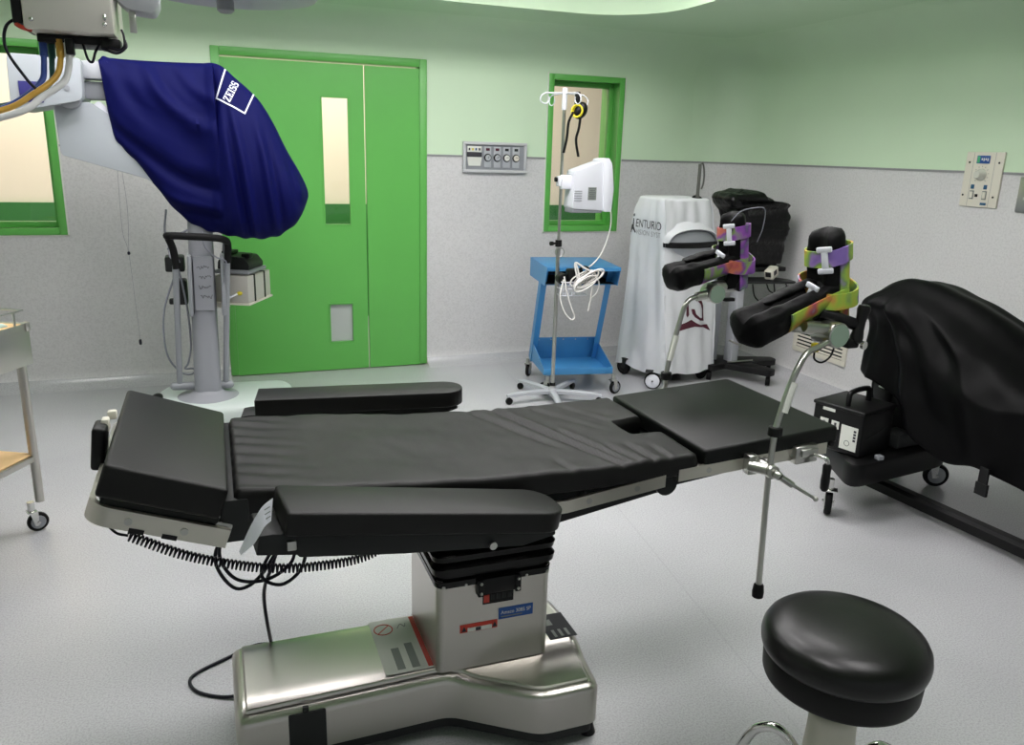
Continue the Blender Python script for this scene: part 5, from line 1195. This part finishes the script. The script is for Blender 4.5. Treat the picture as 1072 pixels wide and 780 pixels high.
b = MB(); b.cyl(hx+V(0, .04, 0), hx+V(0, -.022, 0), .034, n=32, bev=.004); b.cyl(hx+V(.0, .02, .018), hx+V(.11, .03, .02), .021, n=20, bev=.004); b.cyl(hx+V(-.03, 0, -.005), hx+V(-.07, 0, -.01), .016, n=16); jo = b.build('swivel_joint', 'satin', sl)
b = MB(); b.cyl(hx+V(0, -.0222, 0), hx+V(0, -.025, 0), .030, n=32); b.build('joint_cap', 'hgreen', jo)
b = MB(); b.cyl(hx+V(.10, .01, .02), hx+V(.10, -.006, .02), .016, n=18); b.box(hx+V(.05, -.02, -.02), (.04, .02, .012), .003); b.build('release_arm', 'blk', sl)
boot(sl, (1.725, 2.40, 1.150), (-.95, -.10, -.17), (-.06, .05, 1), (.12, -1, 0), 'rainB', .275, .225, .9)
b = MB(); b.tube([(1.66, 2.35, 1.345), (1.68, 2.33, 1.378), (1.73, 2.33, 1.39), (1.785, 2.34, 1.385), (1.792, 2.35, 1.32), (1.79, 2.37, 1.27)], .0018, 6); b.build('sling_cord', 'gcord', sl, 80)

# ------------------------------------------------------------ covered device at the wall
dv = thing('covered_mobile_device', (2.95, 2.5, 0), 'large mobile device under a black fabric cover on a black wheeled base', 'covered device')
b = MB(); pl = roundpoly([(2.50, 2.50), (3.18, 2.60), (3.36, 2.90), (3.30, 3.02), (2.70, 2.96)], .10, 6)
b.rings([[(x, y, z) for x, y in inset(pl, d)] for d, z in ((.03, .175), (.004, .185), (0, .20), (0, .272), (.006, .284), (.02, .29))]); b.build('wheeled_base', 'blk', dv, 40)
b = MB(); b.rings([[(lerp(2.93, 3.10, t)+dx, lerp(2.80, .75, t), z) for dx, z in ((-.035, .035), (.035, .035), (.035, .075), (.02, .088), (-.02, .088), (-.035, .075))] for t in (0, 1)]); b.cyl((3.08, .8, .035), (3.12, .8, .035), .035, n=20); b.build('floor_beam', 'blk', dv)
caster(dv, (2.545, 2.655, 0), .06, .03, .85, 'blkrub', 'satin', 'chrome', .18); caster(dv, (3.30, 2.76, 0), .06, .03, -.5, 'blkrub', 'lgrey', 'chrome', .18); caster(dv, (3.25, 2.95, 0), .06, .03, .5, 'blkrub', 'lgrey', 'chrome', .18)
b = MB(); b.box((3.10, 2.76, .62), (.36, .26, .56), .03); b.box((2.95, 2.80, .56), (.09, .10, .54), .01); b.build('device_body', 'blk', dv)
b = MB(); b.box((2.903, 2.785, .545), (.004, .06, .03)); b.build('body_label', 'labelwhite', dv)
b = MB(); b.tube([(2.88, 2.80, .64), (2.84, 2.79, .60), (2.83, 2.78, .53), (2.86, 2.79, .46), (2.89, 2.8, .42)], .004, 8); b.build('device_cable', 'blk', dv, 70)
b = MB(); b.box((2.98, 2.66, .335), (.30, .10, .07), .012, rot=.12); b.box((3.12, 2.62, .40), (.22, .06, .10), .01, rot=.15); b.build('motor_cowl', 'dgrey', dv)
b = MB(); b.prism(roundpoly([(0, 0), (.18, 0), (.02, .10)], .01), .01, Matrix.Translation((2.985, 2.585, .32)) @ Matrix.Rotation(.2, 4, 'Z') @ XZ, .002); lab(b.build('pink_label', mat('pink_sticker', S(190, 160, 165), .6), dv), 'pale pink sticker')
# fabric cover: sections along the device
b = MB(); rg = []
CS = [  # y, left hem z, left x, shoulder x, shoulder z, ridge x, ridge z, right shoulder x, z, right x, hem z
 (2.93, .60, 2.86, 2.88, .86, 2.99, .99, 3.20, .97, 3.42, .50),
 (2.85, .59, 2.785, 2.77, .925, 2.96, 1.03, 3.17, 1.005, 3.45, .45),
 (2.76, .575, 2.80, 2.785, .935, 2.95, 1.05, 3.17, 1.01, 3.47, .42),
 (2.60, .51, 2.77, 2.81, .90, 2.98, 1.03, 3.17, .985, 3.48, .40),
 (2.45, .40, 2.755, 2.84, .84, 3.01, .975, 3.18, .945, 3.48, .38),
 (2.32, .345, 2.765, 2.86, .79, 3.05, .915, 3.2, .89, 3.48, .37),
 (2.18, .375, 2.79, 2.88, .73, 3.08, .845, 3.22, .83, 3.48, .37),
 (1.95, .345, 2.81, 2.90, .66, 3.10, .755, 3.25, .75, 3.48, .36),
 (1.6, .33, 2.82, 2.92, .60, 3.12, .68, 3.27, .66, 3.48, .35),
 (1.25, .33, 2.86, 2.94, .56, 3.12, .62, 3.27, .60, 3.45, .35)]
NS = 130
for i in range(NS+1):
    y = lerp(2.95, 1.25, i/NS)
    g = lambda k_: sinterp(sorted((c_[0], c_[k_]) for c_ in CS), y)
    hz, lx, sx, sz, rx, rz, qx, qz, ex, ez = [g(k_) for k_ in range(1, 11)]; lx += .02; sx += .01
    key = [V(lx+.01, y, hz), V(lx+.014, y, lerp(hz, sz, .4)), V(lx+.012, y, lerp(hz, sz, .75)), V(sx-.015, y, sz), V(lerp(sx, rx, .5), y, lerp(sz, rz, .62)), V(rx, y, rz), V(lerp(rx, qx, .5), y, lerp(rz, qz, .45)), V(qx, y, qz), V(lerp(qx, ex, .6), y, lerp(qz, ez, .3)), V(ex, y, ez)]
    P = spline(key, 13); end = min(1, i/4)
    cen = V((lx+ex)/2, y+.03, (hz+rz)/2); out = []
    for j, p in enumerate(P):
        s = j/len(P); side = 1-sm(.35, .5, s)
        # folds falling from the shoulder knot, and slanting creases on the flank
        dy_, dz_ = 2.76-p.y, 1.06-p.z; rr_k = math.hypot(dy_, dz_); ph = math.atan2(dz_, dy_)
        fo = .075*min(rr_k, .55)*(1-2*abs(math.sin(ph*5.5+1.3*noise.noise((p.y*2.5, p.z*2.5, 1)))))*side*.55
        fo += .035*min(rr_k, .4)*math.sin(ph*17+2*noise.noise((p.y*4, p.z*4, 6)))*side
        fo += .012*noise.noise((p.y*8, p.z*8, 4))+.016*noise.noise((p.y*3.2, p.x*4, 8))
        q = Vector((p.x-fo*side, p.y+.010*noise.noise((p.z*6, p.x*6, 2)), p.z+fo*(1-side)*.7))
        if i < 4: q = cen.lerp(q, [.80, .93, .98, .995][i]); 
        out.append(q)
    rg.append(out)
rg = rg[::-1]
bmx = b.bm; grid = [[bmx.verts.new(p) for p in r_] for r_ in rg]
for i in range(len(grid)-1):
    for j in range(len(grid[0])-1): bmx.faces.new((grid[i][j], grid[i+1][j], grid[i+1][j+1], grid[i][j+1]))
bmx.faces.new(grid[-1]); bmesh.ops.recalc_face_normals(bmx, faces=bmx.faces)
fcv = b.build('fabric_cover', 'blackcloth', dv, 80); md = fcv.modifiers.new('thickness', 'SOLIDIFY'); md.thickness = .004
b = MB(); b.rings([[(2.80+dx*.004, 2.125+dy, z) for dx, dy in ((-1, -.02), (1, -.02), (1, .02), (-1, .02))] for z in (.40, .335, .33)]); b.rings([[(2.80+dx*.006, 2.125+dy, z) for dx, dy in ((-1, -.026), (1, -.026), (1, .026), (-1, .026))] for z in (.335, .315, .285)]); b.build('cover_strap', 'blk', dv)
# battery unit on the base
ba_ = thing('battery_unit', (2.68, 2.68, .29), 'black portable battery box with carrying handle and white labels on the wheeled base', 'battery box')
rq = Matrix.Rotation(math.radians(16), 3, 'Z'); bc = V(2.585, 2.565, 0)+rq @ V(.14, .125, 0)
b = MB(); b.box((bc.x, bc.y, .395), (.255, .245, .208), .010, 3, rot=rq); b.box((bc.x, bc.y, .494), (.265, .255, .018), .007, 3, rot=rq); bb_ = b.build('box_body', 'blk', ba_)
b = MB(); h = lambda x, y, z: V(bc.x, bc.y, z)+rq @ V(x, y, 0); b.tube([h(-.090, -.02, .495), h(-.090, -.02, .545), h(-.075, -.02, .562), h(-.01, -.02, .567), h(.055, -.02, .562), h(.07, -.02, .545), h(.07, -.02, .495)], .012, 12, 5); b.build('carry_handle', 'blk', ba_, 60)
def bl_(name, y0, y1, z0, z1, m, parent=bb_, t=.0015):
    b = MB(); c = h(-.1275-t/2, (y0+y1)/2, (z0+z1)/2); b.box(c, (t, y1-y0, z1-z0), rot=rq); return b.build(name, m, parent)
pl1 = bl_('white_label', -.105, -.025, .315, .425, 'labelwhite')
for k in range(4): bl_('label_print', -.098, -.086, .36+.014*k, .37+.014*k, 'ink', pl1, .0024)
b = MB(); b.torus(h(-.1290, -.06, .345), rq @ V(1, 0, 0), .012, .0012, 20, 6); b.build('label_print', 'ink', pl1)
s1 = bl_('warning_sticker', -.012, .025, .395, .43, 'labelwhite'); bl_('sticker_print', .001, .011, .402, .422, 'ink', s1, .0024)
s2 = bl_('warning_sticker', .042, .082, .398, .43, 'labelwhite'); bl_('sticker_print', .056, .068, .405, .42, 'labelgrey', s2, .0024)
bl_('white_strip', .015, .075, .468, .482, 'labelwhite')
b = MB(); b.cyl(h(-.08, -.124, .375), h(.09, -.124, .41), .0025, n=8); b.cyl(h(.085, -.124, .41), h(.10, -.124, .413), .005, n=10); b.build('side_latch', 'dgrey', ba_)
b = MB(); b.box(h(-.05, -.175, .30), (.03, .03, .02), .004); b.build('strap_clip', 'mgrey', ba_)

# ------------------------------------------------------------ things on the walls
gp = thing('theatre_control_panel', (1.93, D, 1.4), 'silver framed wall panel with four round dials between the door and the small window', 'control panel')
x0, x1, z0, z1 = 1.692, 2.174, 1.404, 1.616; yf = D-.03
b = MB(); e = .02
for s, q in (((x0, yf, z0), (x1, D-.001, z0+e)), ((x0, yf, z1-e), (x1, D-.001, z1)), ((x0, yf, z0+e), (x0+e, D-.001, z1-e)), ((x1-e, yf, z0+e), (x1, D-.001, z1-e))): b.box2(s, q, .003)
b.build('panel_frame', 'silver', gp)
b = MB(); b.box2((x0+e, D-.014, z0+e), (x1-e, D-.002, z1-e)); bk = b.build('back_plate', 'mgrey', gp)
def mod(xa, xb, za, zb, m, nm, parent, y=D-.016, t=.006): b = MB(); b.box2((xa, y-t, za), (xb, y, zb), .001); return b.build(nm, m, parent)
mm1 = mod(1.725, 1.83, 1.545, 1.585, 'labelwhite', 'button_row', gp)
for k, m in enumerate(('ink', 'yellow', 'teal', 'ink')): mod(1.732+.025*k, 1.744+.025*k, 1.556, 1.572, m, 'button', mm1, D-.022, .002)
mod(1.722, 1.832, 1.513, 1.543, 'ink', 'display_strip', gp)
b = MB(); b.prism([(1.724, 1.510), (1.734, 1.45), (1.822, 1.45), (1.832, 1.510)], .008, XZm(D-.014)); b.build('clock_cover', 'labelwhite', gp)
for k, (m, l) in enumerate((('maroon', 'lgrey'), ('maroon', 'lgrey'), ('dgrey', 'labelwhite'), ('dgrey', 'offwhite'))):
    xc = 1.876+.072*k; g_ = mod(xc-.026, xc+.026, 1.44, 1.585, 'lgrey', 'dial_module', gp)
    mod(xc-.014, xc+.014, 1.556, 1.574, m, 'indicator', g_, D-.022, .002)
    b = MB(); b.lathe([(.0001, .012), (.019, .012), (.020, .010), (.025, .009), (.028, .002), (.028, 0)], (xc, D-.021, 1.508), (0, -1, 0), 28); dl = b.build('dial_rim', 'dgrey', g_)
    b = MB(); b.lathe([(.0001, .014), (.020, .0135), (.021, .008)], (xc, D-.021, 1.508), (0, -1, 0), 28); b.build('dial_face', l, g_)
    b = MB(); b.box((xc+.003, D-.0362, 1.511), (.003, .001, .018), rot=Matrix.Rotation(.4+.5*k, 3, 'Y')); b.build('needle', 'ink', g_)
# cream dial plate on the other wall
def onR(y, z, d=0): return V(XR-d, y, z)
wp = thing('wall_dial_plate', (XR, 3.34, 1.33), 'cream wall plate with a clear round knob and blue labels', 'wall plate')
b = MB(); b.box2((XR-.012, 3.222, 1.332), (XR-.0005, 3.455, 1.622), .002); pt = b.build('plate', 'offwhite', wp)
def rb_(name, ya, yb, za, zb, m, t=.003, parent=None): b = MB(); b.box2((XR-.012-t, ya, za), (XR-.011, yb, zb), .0006); return b.build(name, m, parent or wp)
rb_('blue_label', 3.305, 3.385, 1.562, 1.604, 'bluelab'); rb_('label_mark', 3.365, 3.382, 1.565, 1.60, mat('green_label_mark', S(70, 170, 120), .5), .0036)
for k in range(4): rb_('label_mark', 3.313+.012*k, 3.320+.012*k, 1.575+.004*(k % 2), 1.590, 'labelwhite', .0036)
b = MB(); b.lathe([(.0001, .036), (.018, .036), (.022, .03), (.026, .012), (.032, .006), (.032, 0)], (XR-.012, 3.345, 1.503), (-1, 0, 0), 32); kn = b.build('knob', 'clear', wp)
b = MB()
for k in range(11):
    a = math.radians(-135+27*k); b.box((XR-.0125, 3.345-.044*math.sin(a), 1.503+.044*math.cos(a)), (.002, .0025, .006), rot=Matrix.Rotation(a, 3, 'X'))
b.build('dial_ticks', 'labelgrey', wp)
for ya in (3.375, 3.295):
    rb_('blue_label', ya, ya+.02, 1.427, 1.45, 'teal'); s_ = rb_('switch_outline', ya-.004, ya+.022, 1.372, 1.418, 'labelgrey'); rb_('switch', ya, ya+.018, 1.378, 1.412, 'offwhite', .006, s_)
rb_('pilot_lamp', 3.345, 3.36, 1.385, 1.40, 'blk', .005); rb_('blue_label', 3.285, 3.32, 1.343, 1.356, 'teal')
for y, z in ((3.43, 1.567), (3.247, 1.567), (3.44, 1.392), (3.25, 1.388)):
    b = MB(); b.lathe([(.0001, .003), (.005, .0025), (.006, 0)], (XR-.012, y, z), (-1, 0, 0), 12); b.build('screw', 'dgrey', wp)
for ya in (3.405, 3.272): rb_('plate_groove', ya, ya+.002, 1.335, 1.62, 'trim', .0006)
w2_ = thing('steel_wall_plate', (XR, 3.0, 1.32), 'grey steel wall plate mounted beside the cream dial plate', 'wall plate')
b = MB(); b.box2((XR-.012, 2.86, 1.322), (XR-.0005, 3.108, 1.50), .002); b.build('plate', 'satin', w2_)
b = MB(); b.box2((XR-.016, 3.04, 1.385), (XR-.011, 3.072, 1.40), .001); b.build('plate_label', 'labelwhite', w2_)
# air grille low on the wall
ag = thing('air_grille', (XR, 4.4, .2), 'cream slotted air grille low on the wall behind the rainbow stirrup', 'air grille')
y0, y1, z0, z1 = 4.138, 4.672, .212, .43; e = .035
b = MB()
for s, q in (((XR-.014, y0, z0), (XR-.0005, y1, z0+e)), ((XR-.014, y0, z1-e), (XR-.0005, y1, z1)), ((XR-.014, y0, z0+e), (XR-.0005, y0+e, z1-e)), ((XR-.014, y1-e, z0+e), (XR-.0005, y1, z1-e))): b.box2(s, q, .002)
b.build('grille_frame', 'offwhite', ag)
b = MB(); b.box2((XR-.003, y0+e, z0+e), (XR-.0005, y1-e, z1-e)); b.build('grille_recess', 'dgrey', ag)
for k in range(6):
    z = z0+e+.004+.0255*k
    b = MB(); b.box((XR-.009, (y0+y1)/2, z+.008), (.003, y1-y0-2*e, .014), .001, rot=Matrix.Rotation(.35, 3, 'Y')); b.build('slat', 'offwhite', ag)
